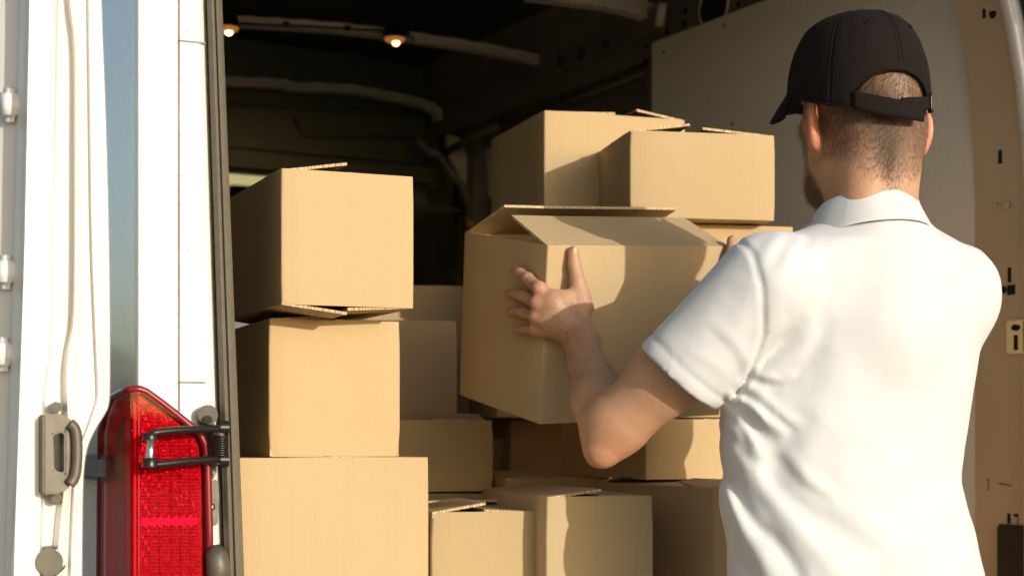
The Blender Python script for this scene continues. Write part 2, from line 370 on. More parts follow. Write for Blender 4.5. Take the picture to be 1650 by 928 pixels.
gge = gl.n.new('ShaderNodeNewGeometry'); gl.l.new(gl.math('MULTIPLY', gf.outputs[0], gl.math('SUBTRACT', 1.0, gge.outputs['Backfacing'])), gm.inputs[0]); gl.l.new(gt.outputs[0], gm.inputs[1]); gl.l.new(gg.outputs[0], gm.inputs[2]); gl.l.new(gm.outputs[0], gl.n['Material Output'].inputs[0])
part('cab_window', vbox(wx0, wx1, BB + .012, BB + .016, wz0, wz1), gl.m, bh)
part('window_bar', vbox(va(672, BB) - .05, va(672, BB) - .02, BB - .01, BB + .011, wz0, wz1), BULK)
part('window_bar', vbox(va(672, BB), va(745, BB), BB - .012, BB - .001, vz(700, 342, BB), vz(700, 333, BB)), BULK, bevel=.002)
part('door_post', prism([P(px, py, BB - .09) for px, py in ((722, 215), (742, 222), (756, 260), (762, 300), (766, 345), (762, 350), (752, 305), (735, 268), (722, 245))], W * .03), RIBM, bevel=.004)
part('wall_fitting', tube(smooth_line([P(px, py, BB - .11) for px, py in ((672, 226), (690, 244), (706, 250), (716, 262), (730, 285), (745, 300), (752, 320))], 5), .012, 8), DARKM, smooth=True)
part('wall_fitting', boxv(P(697, 246, BB - .12), U * .022, W * .01, Vector((0, 0, .010))), plain('pale_fitting', (.2, .19, .16), .4), bevel=.005)
part('wall_post', prism([P(px, py, BB - .14) for px, py in ((765, 190), (800, 150), (800, 420), (758, 420), (762, 350))], W * .05), DARKM)
part('marker_cap', dome(P(758, 361, BB - .15), .013, .012, -W, 12, 4, e1=U, e2=Vector((0, 0, 1))), plain('amber_plastic', (.45, .22, .03), .4), smooth=True)
# cab beyond: windscreen opening letting the sky in, roof, seats
cz0, cz1 = vz(400, 322, 4.3), vz(400, 280, 4.3)
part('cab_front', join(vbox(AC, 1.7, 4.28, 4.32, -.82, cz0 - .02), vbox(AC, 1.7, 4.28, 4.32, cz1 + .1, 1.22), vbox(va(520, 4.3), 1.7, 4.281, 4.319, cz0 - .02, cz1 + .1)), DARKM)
part('windscreen', vbox(AC, va(520, 4.3), 4.30, 4.304, cz0 - .02, cz1 + .1), gl.m)
part('cab_headrest', boxv(P(404, 312, 3.6), U * .10, W * .05, Vector((0, 0, .022))), BLACKRUB, bevel=.015)
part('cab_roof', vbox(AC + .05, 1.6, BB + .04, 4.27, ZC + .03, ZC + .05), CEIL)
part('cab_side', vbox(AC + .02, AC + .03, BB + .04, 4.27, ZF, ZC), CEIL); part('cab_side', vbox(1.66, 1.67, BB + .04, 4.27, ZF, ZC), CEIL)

# ---- left rear corner
def strip(cols, b_of=None, ys=None): pass
def loft(ys, cols, name, mat, parent=None, smooth=.6):
    """cols: list of (px list per y, b) -> vertical ribbons on the rear of the van"""
    rows = []
    for i, y in enumerate(ys):
        rows.append([P(c[0][i] if isinstance(c[0], (list, tuple)) else c[0], y, c[1][i] if isinstance(c[1], (list, tuple)) else c[1]) for c in cols])
    return part(name, grid(rows), mat, parent, smooth=smooth)
ys = [-260, 0, 150, 300, 450, 620, 800, 940, 1250]
def lin(a, b): return [a + (b - a) * min(1, max(0, (y) / 928)) for y in ys]
def pxof(a, b):
    p = V(a, b, 0); return CX + F * p.x / p.y
loft(ys, [(pxof(AC + .001, .03), .03), (pxof(AC - .0005, .006), .006), (pxof(AC + .0015, .001), .001), (pxof(AC + .005, 0), 0), (240, 0), (283, .0), (286, .002)], 'corner_panel', WHITE)
loft(ys, [(285, .004), (287, .014), (289, .014), (290.5, .006), (lin(318, 346), .004), (lin(327, 354), .008), (lin(333, 360), .022), (lin(336, 366), .045)], 'jamb_panel', WHITE)
for y in (68, 616):
    part('panel_seam', boxv(P((290 + 330) / 2, y, .0045), U * (va(332, 0) - va(290, 0)) / 2, W * .001, Vector((0, 0, .0012))), STEEL)
for px, y in ((328, 549), (339, 603), (304, 400), (302, 48)):
    part('rivet', dome(P(px, y, .004), .0028, .0015, -W, 10, 3, e2=Vector((0, 0, 1))), WHITE, smooth=True)
sx = [(-6, 14), (0, 22)]
loft(ys, [(lin(332, 362), .03), (lin(333, 363), .006), (lin(336, 366), -.006), (lin(341, 372), -.012), (lin(344.5, 376), -.010), (lin(345.5, 378), -.006), (lin(348, 381), -.012), (lin(352, 387), -.014), (lin(356, 391.5), -.006), (lin(358, 394), .006), (lin(357, 393), .05)], 'door_seal', RUBBER)
# tail light: red lens shell round the corner, backing with moulded ribs inside
RB = M_('red_reflector', (.62, .004, .018), .5, coat=.05); v_ = RB.noise(160, 2, .5); RB.color(RB.mix((.22, .0, .012), (.52, .001, .035), v_)); RB.bump(RB.noise(220, 1), .9, .004)
RD = plain('dark_red_plastic', (.20, .004, .010), .35, coat=.3)
SH = M_('red_lens_shell', (.8, .05, .06), .05); gt = SH.n.new('ShaderNodeBsdfTransparent'); gt.inputs[0].default_value = (.98, .55, .60, 1)
gm = SH.n.new('ShaderNodeMixShader'); gf = SH.n.new('ShaderNodeFresnel'); gg = SH.n.new('ShaderNodeBsdfGlossy'); gg.inputs['Roughness'].default_value = .03; gf.inputs[0].default_value = 1.28
sge = SH.n.new('ShaderNodeNewGeometry'); SH.l.new(SH.math('MULTIPLY', gf.outputs[0], SH.math('SUBTRACT', 1.0, sge.outputs['Backfacing'])), gm.inputs[0]); SH.l.new(gt.outputs[0], gm.inputs[1]); SH.l.new(gg.outputs[0], gm.inputs[2]); SH.l.new(gm.outputs[0], SH.n['Material Output'].inputs[0])
RSIDE = plain('red_side_lens', (.92, .02, .05), .5, var=.1)  # brighter than the front red, standing in for light through the shaded side lens
PINK = plain('pink_reflector', (.85, .02, .28), .15, coat=1); CLEARP = plain('clear_lens_strip', (.40, .35, .30), .25, coat=1, var=.3)
Bl = -.014; AL = AC - .014; XC = pxof(AL, Bl)
def PA(px, py, a):            # point on the lamp's side face
    return PW(px, py, a)
ylow = 1000
front = [(XC, 627), (226, 627), (236, 631), (248, 640), (262, 650), (295, 676), (322, 698), (331, 716), (334, 745), (337, 850), (339, ylow)]
lamp_root = part('tail_light', join(prism([P(px, py, -.0015) for px, py in [(224, 628)] + front[1:] + [(224, ylow)]], W * .0012)), RD)
zt = P(220, 627, Bl).z; zb = P(222, ylow, Bl).z
# side housing
sidepts = [(XC, 627), (196, 630), (178, 640), (166, 668), (160, 700), (158, ylow)]
sp = [PA(px, py, AL) for px, py in sidepts] + [PA(XC, ylow, AL)]
part('side_housing', prism([q + U * .0105 for q in sp], U * .002), RSIDE, lamp_root)
# backing
inner = [(XC + 5, 648), (250, 655), (288, 682), (312, 704), (320, 722), (324, 760), (327, ylow), (XC + 5, ylow)]
part('reflector', prism([P(px, py, -.008) for px, py in inner], W * .004), RB.m, lamp_root)
rb_v = []
for i in range(60):                        # moulded horizontal ribs
    y = 652 + i * 5.4; x1 = 226 + min(94, max(20, (y - 652) * 1.35)) if y < 720 else 321
    p0, p1 = P(220, y, -.009), P(x1 - 2, y, -.009); rb_v.append(tube([p0, p1], .0009 if i % 3 else .0014, 5))
part('lens_rib', join(*rb_v), RB.m, lamp_root)['kind'] = 'stuff'
vv = [tube([P(x, max(662, 640 + (x - 224) * .78), -.0095), P(x + 2, ylow, -.0095)], .0007, 5) for x in (240, 256, 275, 290, 306)]
part('lens_divider', join(*vv), RB.m, lamp_root)
part('reflector_band', join(*[boxv(P(x, 841 - (x - 228) * .03, -.0105), U * .0014, W * .001, Vector((0, 0, .0042 + .0016 * ((x * 7) % 3)))) for x in range(228, 318, 4)]), PINK, lamp_root)
spark = []
for i in range(34):
    x = 208 + rng.random() * 105; y = 690 + rng.random() * 130
    if x > 224 + (y - 640) * 1.2: continue
    spark.append(boxv(P(max(x, 222), y, -.0105), U * .0016, W * .001, Vector((0, 0, .0012))))
for i in range(26): spark.append(boxv(P(229 + (i % 3) * 5, 665 + i * 9.5, -.0105), U * .0014, W * .001, Vector((0, 0, .0022))))
part('lens_facet', join(*spark), PINK, lamp_root)['kind'] = 'stuff'
# clear strip on the side
cs = [(188, 672), (191, 668), (191, 890), (196, ylow), (176, ylow), (175, 760), (176, 700)]
part('clear_strip', prism([PA(px, py, AL) + U * .008 for px, py in cs], U * .002), CLEARP, lamp_root)
for y in (740, 756, 795, 813, 853, 870, 909, 925): part('strip_tick', tube([PA(175.5, y, AL) + U * .006, PA(190, y + 1, AL) + U * .006], .0007, 5), CHROME, lamp_root)
rs = [(194, 655), (206, 645), (XC - 2, 650), (XC - 2, ylow), (200, ylow), (194, 880)]
part('side_reflector', prism([PA(px, py, AL) + U * .007 for px, py in rs], U * .003), RSIDE, lamp_root)
# shell
shell_f = [P(px, py, Bl) for px, py in front + [(XC, ylow)]]
shv = join(prism(shell_f, W * .0015), prism([PA(px, py, AL) for px, py in sidepts + [(XC, ylow)]], U * .0015))
part('lens_shell', shv, SH.m, lamp_root)
rim = [P(px, py, Bl + .004) for px, py in front]
part('lens_rim', join(tube(rim, .0055, 8), tube([PA(px, py, AL) + U * .002 for px, py in sidepts], .005, 8)), RD, lamp_root, smooth=True)
# hinge strap (black loop), spring, hinge plates
hin = part('hinge', prism([P(px, py, -.006) for px, py in ((322, 668), (326, 656), (336, 651), (346, 655), (349, 668), (346, 690), (352, 720), (350, 765), (342, 775), (336, 750), (336, 700), (322, 690))], W * .012), STEEL, bevel=.003)
part('hinge_knuckle', tube([P(335, 668, -.018), P(335, 668, .004)], .0135, 16), STEEL, hin, smooth=.6)
part('hinge_pin', tube([P(335, 676, -.024), P(335, 676, -.014)], .006, 12), DSTEEL, hin, smooth=.6)
part('hinge_plate', prism([P(px, py, -.004) for px, py in ((334, 775), (352, 772), (354, 800), (352, 845), (340, 848), (336, 858), (334, 850))], W * .01), STEEL, bevel=.002)
part('hinge_bolt', tube([P(341, 816, -.012), P(341, 816, -.002)], .0055, 6), DSTEEL, smooth=.6)
part('hinge_bolt', tube([P(341, 816, -.0135), P(341, 816, -.011)], .0025, 8), CHROME, smooth=.6)
part('lower_hinge', tube([P(346, 885, -.012), P(350, 897, -.02), P(352, 915, -.02), P(350, 960, -.012)], [.012, .0155, .016, .0155], 14), STEEL, smooth=True)
bS = -.055
strap = part('check_strap', tube(smooth_line([P(px, py, bS_) for px, py, bS_ in ((360, 690, -.03), (345, 691, -.036), (300, 692, -.05), (255, 696, bS), (241, 701, bS))], 4), .0052, 8), DSTEEL, smooth=True)
part('strap_arm', tube(smooth_line([P(px, py, bS_) for px, py, bS_ in ((360, 740, -.03), (345, 740, -.036), (300, 743, -.05), (255, 748, bS), (241, 749, bS))], 4), .0052, 8), DSTEEL, strap, smooth=True)
part('strap_pin', tube([P(242, 700, bS - .001), P(242, 706, bS - .001), P(243, 712, bS - .001), P(242, 735, bS - .001), P(242, 742, bS - .001), P(242, 752, bS - .001)], [.009, .0085, .0052, .0052, .009, .009], 12), CHROME, strap, smooth=.6)
for y0, y1 in ((697, 709), (737, 752)):
    part('strap_collar', tube([P(242, y0, bS - .0012), P(242, (y0 + y1) / 2, bS - .0012), P(242, y1, bS - .0012)], [.0105, .0092, .0108], 14), DSTEEL, strap, smooth=.8)
part('hinge_post', tube([P(355, 684, -.03), P(355, 748, -.03)], .0068, 12), STEEL, strap, smooth=.6)
sp_ = []
for i in range(0, 9 * 12 + 1):
    q = 2 * math.pi * i / 12; y = 700 + 34 * i / 108; c = P(355, y, -.03); sp_.append(c + (U * math.cos(q) + W * math.sin(q)) * .0105)
part('spring', tube(sp_, .0016, 6), DSTEEL, strap, smooth=True)
for y in (689, 741): part('hinge_eye', tube([P(352, y, -.03), P(366, y, -.03)], .010, 12), DSTEEL, strap, smooth=.6)

# ---- open left door, folded back against the side of the van
dy = [-260, 0, 60, 200, 400, 520, 560, 600, 640, 660, 690, 720, 760, 860, 930, 1300]
def col(*kv):
    ky, kx = zip(*kv); return [float(np.interp(y, ky, kx)) for y in dy]
Bd = -.05
cols = [
 (col((0, 46), (200, 42), (400, 37), (928, 22)), -.042),
 (col((0, 45), (200, 41), (400, 36), (560, 36), (640, 36), (928, 16)), Bd - .012),
 (col((0, 48), (200, 44), (400, 40), (928, 22)), Bd - .022),
 (col((0, 88), (200, 87), (400, 82), (560, 80), (600, 74), (640, 68), (928, 63)), Bd - .026),
 (col((0, 93), (200, 91), (400, 85), (560, 83), (600, 77), (640, 71), (928, 66)), Bd - .018),
 (col((0, 96), (200, 93), (400, 87), (560, 85), (600, 79), (640, 73), (928, 68)), Bd + .004),
 (col((0, 105), (60, 117), (400, 118), (520, 116), (560, 105), (600, 100), (640, 100), (720, 104), (800, 90), (928, 82)), Bd + .006),
 (col((0, 110), (60, 122), (400, 121), (520, 120), (560, 111), (600, 107), (640, 108), (720, 112), (800, 100), (928, 90)), Bd - .014),
 (col((0, 122), (60, 128), (400, 128), (520, 128), (560, 122), (600, 118), (640, 120), (720, 121), (800, 108), (928, 98)), Bd - .016),
 (col((0, 127), (60, 132), (400, 132), (520, 133), (560, 128), (600, 124), (640, 126), (720, 124), (800, 112), (928, 103)), Bd - .004),
 (col((0, 140), (400, 146), (560, 152), (640, 155), (690, 140), (720, 127), (760, 118), (928, 110)), Bd - .003),
 (col((0, 144), (400, 149), (560, 156), (640, 160), (690, 143), (720, 129), (760, 121), (928, 114)), Bd - .014),
 (col((0, 149), (400, 153), (560, 161), (640, 165), (690, 146), (720, 131), (760, 124), (928, 119)), Bd - .014),
 (col((0, 152), (400, 156), (560, 165), (640, 169), (690, 148), (720, 133), (760, 127), (928, 122)), Bd - .006),
 (col((0, 162), (200, 170), (450, 176), (640, 176), (660, 173), (690, 153), (720, 139), (760, 133), (928, 131)), Bd - .005),
 (col((0, 164), (200, 172), (450, 178), (640, 178), (660, 175), (690, 155), (720, 141), (760, 135), (928, 133)), Bd + .002),
]
rows = []
for i, y in enumerate(dy):
    r = [P(c[0][i], y, c[1]) for c in cols]
    a_ = va(cols[-1][0][i], Bd); zq = r[-1].z - CZ
    r.append(V(a_ + .003, Bd + .02, zq)); r.append(V(a_ + .003 - .80, Bd + .02 + .75, zq))
    a0_ = va(cols[0][0][i], -.025); z0_ = r[0].z - CZ
    r.insert(0, V(a0_ - .010, Bd + .030, z0_)); r.insert(0, V(a0_ - .004, Bd + .034, z0_)); r.insert(0, V(a0_ - .006 - .68, Bd + .75, z0_))
    rows.append(r)
me_r = [[rows[i][k_] for k_ in range(len(rows[0]))] for i in range(len(rows))]
# refine vertically so the bends round off
fine = []
for i in range(len(me_r) - 1):
    for t in np.linspace(0, 1, 5)[:-1]:
        s_ = t * t * (3 - 2 * t); fine.append([me_r[i][k_].lerp(me_r[i + 1][k_], t) if True else 0 for k_ in range(len(me_r[0]))])
fine.append(me_r[-1])
for it in range(3):
    f2 = [list(r) for r in fine]
    for i in range(1, len(fine) - 1):
        for k_ in range(len(fine[0])): f2[i][k_] = fine[i][k_] * .5 + (fine[i - 1][k_] + fine[i + 1][k_]) * .25
    fine = f2
door = part('rear_door', grid(fine), INNER, smooth=.9)
for i, (y, x) in enumerate(((171, 20), (439, 14), (571, 9))):
    a_ = va(40, 0) + .006; p = P(x, y, vb(x, va(40, -.02)))
    i_ = int(np.argmin([abs(q - y) for q in dy])); a_ = va(float(np.interp(y, dy, cols[0][0])), -.025) - .012; c = None
    for bb_ in np.linspace(0, .5, 400):
        aa_ = a_ - 1.03 * bb_ - .004; p_ = V(aa_, Bd + .04 + bb_, 0)
        if CX + F * p_.x / p_.y <= x: c = V(aa_, Bd + .04 + bb_, (CY - y) / F * p_.y); break
    e_d = (W * .697 - U * .717).normalized(); n_d = (-U * .697 - W * .717).normalized()
    part('buffer', boxv(c + n_d * .004, e_d * .016, n_d * .010, Vector((0, 0, .022))), PLASTIC, door, bevel=.0085, seg=5, smooth=True)
br = [(70, 668), (97, 666), (112, 672), (118, 686), (130, 690), (132, 740), (129, 768), (116, 778), (108, 790), (90, 796), (70, 796)]
bi = [(86, 700), (104, 696), (104, 762), (88, 757)]
outer_ = [P(x, y, Bd - .052) for x, y in br]
vf_ = []
hole = [P(x, y, Bd - .052) for x, y in bi]
quads = [[0, 1, 2, 3, 'h1', 'h0'], [3, 4, 5, 6, 7, 'h2', 'h1'], [7, 8, 9, 10, 'h3', 'h2'], [10, 0, 'h0', 'h3']]
V0 = outer_ + hole; nO = len(outer_); V1 = [p + W * .03 for p in V0]
FF = []
for q in quads:
    ix = [(nO + int(s[1])) if isinstance(s, str) else s for s in q]; FF.append(ix); FF.append([i + len(V0) for i in ix][::-1])
for i in range(nO): FF.append([i, (i + 1) % nO, (i + 1) % nO + len(V0), i + len(V0)])
for i in range(4): FF.append([nO + i, nO + (i + 1) % 4, nO + (i + 1) % 4 + len(V0), nO + i + len(V0)])
cat_ = part('strap_catch', (V0 + V1, FF), STEEL, door, bevel=.002)
part('catch_lip', tube(smooth_line([P(x, y, Bd - .056) for x, y in ((112, 682), (122, 694), (124, 730), (121, 765), (112, 780))], 4), .007, 10), STEEL, door, smooth=True)
for x, y in ((91, 656), (91, 802)):
    part('catch_bolt', tube([P(x, y, Bd - .018), P(x, y, Bd + .005)], .0075, 6), STEEL, door, smooth=.5)
part('catch_bolt', tube([P(79, 905, Bd - .03), P(79, 905, Bd + .0)], [.017, .021], 18), STEEL, door, smooth=.5)
part('door_grommet', tube([P(92, 900, Bd - .03), P(92, 900, Bd + .0)], .012, 14), INNER, door, smooth=.5)

# ================================================================== cardboard boxes
T = .0042
def card_slab(x0, x1, y0, y1, z0, z1, nx=1, ny=1, warp=0, seed=0):
    """a board with its two large faces on z"""
    v, f = [], []
    for k_ in (0, 1):
        for i in range(nx + 1):
            for j in range(ny + 1):
                x = x0 + (x1 - x0) * i / nx; y = y0 + (y1 - y0) * j / ny
                zz_ = (z0, z1)[k_] + warp * noise.noise(Vector((x * 9 + seed, y * 9, seed * 1.3)))
                v.append(Vector((x, y, zz_)))
    n = (nx + 1) * (ny + 1); I = lambda i, j, k_: k_ * n + i * (ny + 1) + j
    mats = []
    for i in range(nx):
        for j in range(ny):
            f.append([I(i, j, 0), I(i, j + 1, 0), I(i + 1, j + 1, 0), I(i + 1, j, 0)]); f.append([I(i, j, 1), I(i + 1, j, 1), I(i + 1, j + 1, 1), I(i, j + 1, 1)]); mats += [0, 0]
    for i in range(nx):
        f.append([I(i, 0, 0), I(i + 1, 0, 0), I(i + 1, 0, 1), I(i, 0, 1)]); f.append([I(i, ny, 0), I(i, ny, 1), I(i + 1, ny, 1), I(i + 1, ny, 0)]); mats += [1, 1]
    for j in range(ny):
        f.append([I(0, j, 0), I(0, j, 1), I(0, j + 1, 1), I(0, j + 1, 0)]); f.append([I(nx, j, 0), I(nx, j + 1, 0), I(nx, j + 1, 1), I(nx, j, 1)]); mats += [1, 1]
    return v, f, mats
def raw(name, v, f, mats, parent, M=None):
    me = bpy.data.meshes.new(name); me.from_pydata([tuple(p) for p in v], [], f); me.materials.append(CARD); me.materials.append(EDGE)
    for p, m in zip(me.polygons, mats): p.material_index = m
    me.update(); o = bpy.data.objects.new(name, me); link(o, parent); o.color = parent.color
    if M is not None: o.matrix_local = M
    return o
box_n = 0
def carton(w_, d_, h_, loc, rot, label, top=None, bot=None, flen=None, group='cardboard boxes stacked in the van'):
    """loc = front-left-bottom corner, x across the front, y into the van"""
    global box_n; box_n += 1; sd_ = box_n * 3.7
    rt = rot if isinstance(rot, Matrix) else Matrix.Rotation(rot, 3, 'Z')
    root = bpy.data.objects.new('cardboard_box', None); root.empty_display_size = .1; sc.collection.objects.link(root)
    base = Vector(loc) + rt @ Vector((w_ / 2, d_ / 2, 0))
    root.matrix_world = Matrix.Translation(base) @ rt.to_4x4(); tag(root, label, 'box', group)
    h1, h2 = .84 + .16 * random.random(), random.random(); root.color = (h1, h1 * (.965 + .035 * h2), h1 * (.90 + .10 * h2), 1)
    # sleeve of four walls with thickness, softened corners and a slight bulge
    cr = .0035; hw, hd = w_ / 2, d_ / 2; ring = []
    for sx_, sy_, a0_ in ((-1, -1, 180), (1, -1, 270), (1, 1, 0), (-1, 1, 90)):
        for t in (0, 30, 60, 90):
            q = R_(a0_ + t); ring.append((sx_ * (hw - cr) + cr * math.cos(q), sy_ * (hd - cr) + cr * math.sin(q)))
    full = []
    for i in range(16):
        p, q = ring[i], ring[(i + 1) % 16]; full.append(p)
        if i % 4 == 3:
            for t in (1 / 6, 2 / 6, 3 / 6, 4 / 6, 5 / 6): full.append((p[0] + (q[0] - p[0]) * t, p[1] + (q[1] - p[1]) * t))
    nr = len(full); nz = 10; v, f, mats = [], [], []
    for side in (0, 1):
        for k_ in range(nz + 1):
            z = h_ * (k_ / nz if 1 < k_ < nz - 1 else (.025, .0)[k_ == 0] if k_ < 2 else (.975, 1.0)[k_ == nz])
            for x, y in full:
                ex = max(0, 1 - (abs(x) / hw) ** 4); ey = max(0, 1 - (abs(y) / hd) ** 4)
                amp = .0016 * noise.noise(Vector((x * 6 + sd_, y * 6, z * 7))) + .0012 * math.sin(math.pi * k_ / nz)
                ox = amp * ey * (1 if x > 0 else -1) if abs(abs(x) - hw) < .004 else 0
                oy = amp * ex * (1 if y > 0 else -1) if abs(abs(y) - hd) < .004 else 0
                if side:
                    x = max(-hw + T, min(hw - T, x)); y = max(-hd + T, min(hd - T, y))
                kz = math.exp(-(min(z, h_ - z) / .012) ** 2); kc = math.exp(-((hw - abs(x)) ** 2 + (hd - abs(y)) ** 2) / .012 ** 2) * .0045 * abs(noise.noise(Vector((math.copysign(3, x) + sd_, math.copysign(3, y), math.copysign(2, z - h_ / 2)))))* 2
                v.append(Vector((x + ox - math.copysign(kc * kz, x), y + oy - math.copysign(kc * kz, y), z)))
    N = nr * (nz + 1)
    for k_ in range(nz):
        for i in range(nr):
            a_, b_ = k_ * nr + i, k_ * nr + (i + 1) % nr
            f.append([a_, b_, b_ + nr, a_ + nr]); f.append([N + a_, N + a_ + nr, N + b_ + nr, N + b_]); mats += [0, 0]
    for k_ in (0, nz):
        for i in range(nr):
            a_, b_ = k_ * nr + i, k_ * nr + (i + 1) % nr; f.append([a_, b_, N + b_, N + a_]); mats.append(1)
    bo = raw('wall_sleeve', v, f, mats, root); bo.data.shade_smooth(); bo.data.set_sharp_from_angle(angle=.5)
    # flaps
    short = flen or min(w_, d_) / 2 - .002
    if w_ >= d_: inner_ = 'LR'
    else: inner_ = 'FB'
    for which, spec in (('top', top or {}), ('bot', bot or {})):
        sgn = 1 if which == 'top' else -1; zb_ = h_ if which == 'top' else 0
        for s in 'LRFB':
            ang = spec.get(s, 1.0 if s in inner_ else .6)
            if ang is None: continue
            L = spec.get(s + 'len', short); along = (d_ if s in 'LR' else w_) - .004
            inn = s in inner_; zoff = -(T + .0012) if inn and abs(ang) < 6 else -.0004
            bl = card_slab(-along / 2, along / 2, 0, L, -T, 0, 4, 3, .0016, sd_ + ord(s))
            vv = []
            for p in bl[0]:
                taper = .0025 * p.y / L; x = p.x * (1 - .02 * (p.y / L) * (1 if not inn else .6))
                vv.append(Vector((x, p.y, p.z + spec.get(s + 'curl', .0) * (p.y / L) ** 2)))
            m = Matrix.Rotation(R_(ang), 4, 'X')           # +y inward, positive lifts the free end
            if sgn < 0: m = Matrix.Rotation(R_(-ang), 4, 'X')
            org = {'F': (0, -hd, 0), 'B': (0, hd, 180), 'L': (-hw, 0, -90), 'R': (hw, 0, 90)}[s]
            ins = .002; dx_ = {'F': (0, ins), 'B': (0, -ins), 'L': (ins, 0), 'R': (-ins, 0)}[s]
            Mx = Matrix.Translation((org[0] + dx_[0], org[1] + dx_[1], zb_ + (zoff if sgn > 0 else -zoff + T))) @ Matrix.Rotation(R_(org[2]), 4, 'Z') @ m
            raw('flap', vv, bl[1], bl[2], root, Mx)
    return root
def cpx(xl, xr, yt, yb, Y, yaw, d_, label, zb_=None, zt_=None, **kw):
    """a box by where its nearest front-left edge stands"""
    ya = R_(yaw); X = (xl - CX) / F * Y; k_ = (xr - CX) / F
    w_ = (k_ * Y - X) / (math.cos(ya) - k_ * math.sin(ya))
    zt = zt_ if zt_ is not None else (CY - yt) / F * Y; zb = zb_ if zb_ is not None else (CY - yb) / F * Y
    boxes.append((label, X, Y, ya, w_, d_, zb, zt))
    return carton(w_, d_, zt - zb, (X, Y, CZ + zb), ya, label, **kw)
boxes = []
# left stack
cpx(453, 667, 271, 490, 2.34, 23, .36, 'open-flapped box at the top of the left stack', top={'L': 9, 'R': .5, 'F': None, 'B': 0}, bot={'L': 7.5, 'R': 4, 'F': None, 'B': 2})
cpx(433, 645, 513, 735, 2.43, 21, .30, 'box in the middle of the left stack, set back a little under the top one', top={'L': 4, 'R': 1, 'F': .5, 'B': .5}, zb_=-.0335)
cpx(366, 691, 734, 1100, 2.37, 19, .32, 'wide box carrying the left stack beside the rubber door seal', zt_=-.0345, zb_=-.36)
# right rear stack
cpx(877, 1105, 178, 0, 3.02, 19, .32, 'box at the back of the upper right stack, tallest of the load', zb_=.378, top={'R': 9, 'L': 2.5, 'F': None, 'B': 1, 'Rlen': .10})
cpx(1015, 1249, 210, 0, 2.84, 11, .27, 'brightly lit box beside the cap, standing in front of the tallest box', zb_=.383, top={'L': 9, 'R': 5, 'F': None, 'B': 4, 'Llen': .11})
cpx(1060, 1279, 365, 0, 2.90, 11, .33, 'box under the brightly lit one, showing only a strip above the hand', zb_=.032, zt_=.379)
cpx(800, 1040, 400, 0, 3.14, 13, .27, 'box behind the carried box, under the tallest box', zb_=.034, zt_=.374)
# floor tier and the tier on it
cpx(695, 866, 825, 0, 2.465, 14, .29, 'sunlit low box with one flap lifted, right of the left stack', zb_=-.36, zt_=-.1185, top={'L': 10, 'R': 2.5, 'F': 1, 'B': 7, 'Llen': .085})
cpx(880, 1053, 800, 0, 2.455, 17, .36, 'shaded low box with a lit strip at its left, under the bent elbow', zb_=-.36, zt_=-.0945, top={'L': 7, 'R': 1.2, 'F': None, 'B': 2, 'Llen': .09})
cpx(1150, 1340, 786, 0, 2.56, 25, .40, 'dark box at the lower right with frayed flaps, half hidden by the shirt', zb_=-.36, zt_=-.085, top={'L': 2, 'R': 5, 'F': 4.5, 'B': 9, 'Fcurl': .006, 'Blen': .10})
cpx(812, 985, 772, 0, 2.97, 18, .34, 'box with overlapping lids on the floor tier, behind the low boxes', zb_=-.36, zt_=-.080, top={'F': 5, 'B': 58, 'L': 3, 'R': 1, 'Fcurl': .008, 'Blen': .085})
cpx(600, 795, 677, 0, 2.95, 14, .30, 'low box behind the left stack with a patch of sun on it', zb_=-.105, zt_=.026, top={'F': 5, 'Fcurl': .01, 'L': 1, 'R': 2, 'B': 0})
cpx(590, 790, 800, 0, 2.93, 14, .34, 'floor box under the low box behind the left stack', zb_=-.36, zt_=-.110)
cpx(560, 737, 515, 0, 3.10, 10, .22, 'shaded box in the rear gap, in front of the large shaded box', zb_=.033)
cpx(560, 850, 458, 0, 3.36, 10, .30, 'large shaded box at the back between the stacks', zb_=.036)
cpx(590, 850, 690, 0, 3.36, 10, .32, 'rear box under the large shaded one', zb_=-.36, zt_=.030)
cpx(1040, 1230, 674, 0, 2.80, 24, .34, 'sunlit box behind the forearm and above the frayed one', zb_=-.078, zt_=.026, top={'F': 1, 'L': 1, 'R': 1, 'B': 1})
cpx(822, 1000, 672, 0, 3.24, 16, .20, 'small box in the dark gap under the carried box, with a square of sun', zb_=-.078, zt_=.028, top={'F': None, 'L': 1, 'R': 1, 'B': 1})
cpx(850, 1240, 800, 0, 3.30, 16, .30, 'floor box at the back under the small box in the gap', zb_=-.36, zt_=-.084)
cpx(700, 1280, 1100, 0, 2.60, 18, .55, 'broad bottom box under the floor tier on the right', zb_=-.655, zt_=-.366)
cpx(366, 680, 1100, 0, 2.46, 18, .50, 'broad bottom box under the left stack', zb_=-.655, zt_=-.366)
cpx(560, 1200, 1100, 0, 3.25, 14, .40, 'broad bottom box at the back of the load', zb_=-.655, zt_=-.366)
# the loose upright lid piece in the dark gap
# the carried box
a_, b_, c_ = .4823, .1796, -.0495
rot = Matrix.Rotation(a_, 3, 'Z') @ Matrix.Rotation(b_, 3, 'X') @ Matrix.Rotation(c_, 3, 'Y')
HB = (.3404, .2959, .2783); HO = Vector((.0436, 2.5204, CZ + .0161))
held = carton(*HB, HO, rot, 'open cardboard box held up in both hands by the man', top={'F': 16, 'B': 22, 'L': -12, 'R': -10, 'Flen': .138, 'Blen': .142, 'Llen': .13, 'Rlen': .13}, bot={'F': .5, 'B': .5}, group='cardboard boxes stacked in the van')
def hb(x, y, z): return HO + rot @ Vector((x, y, z))      # a point in the carried box's own frame

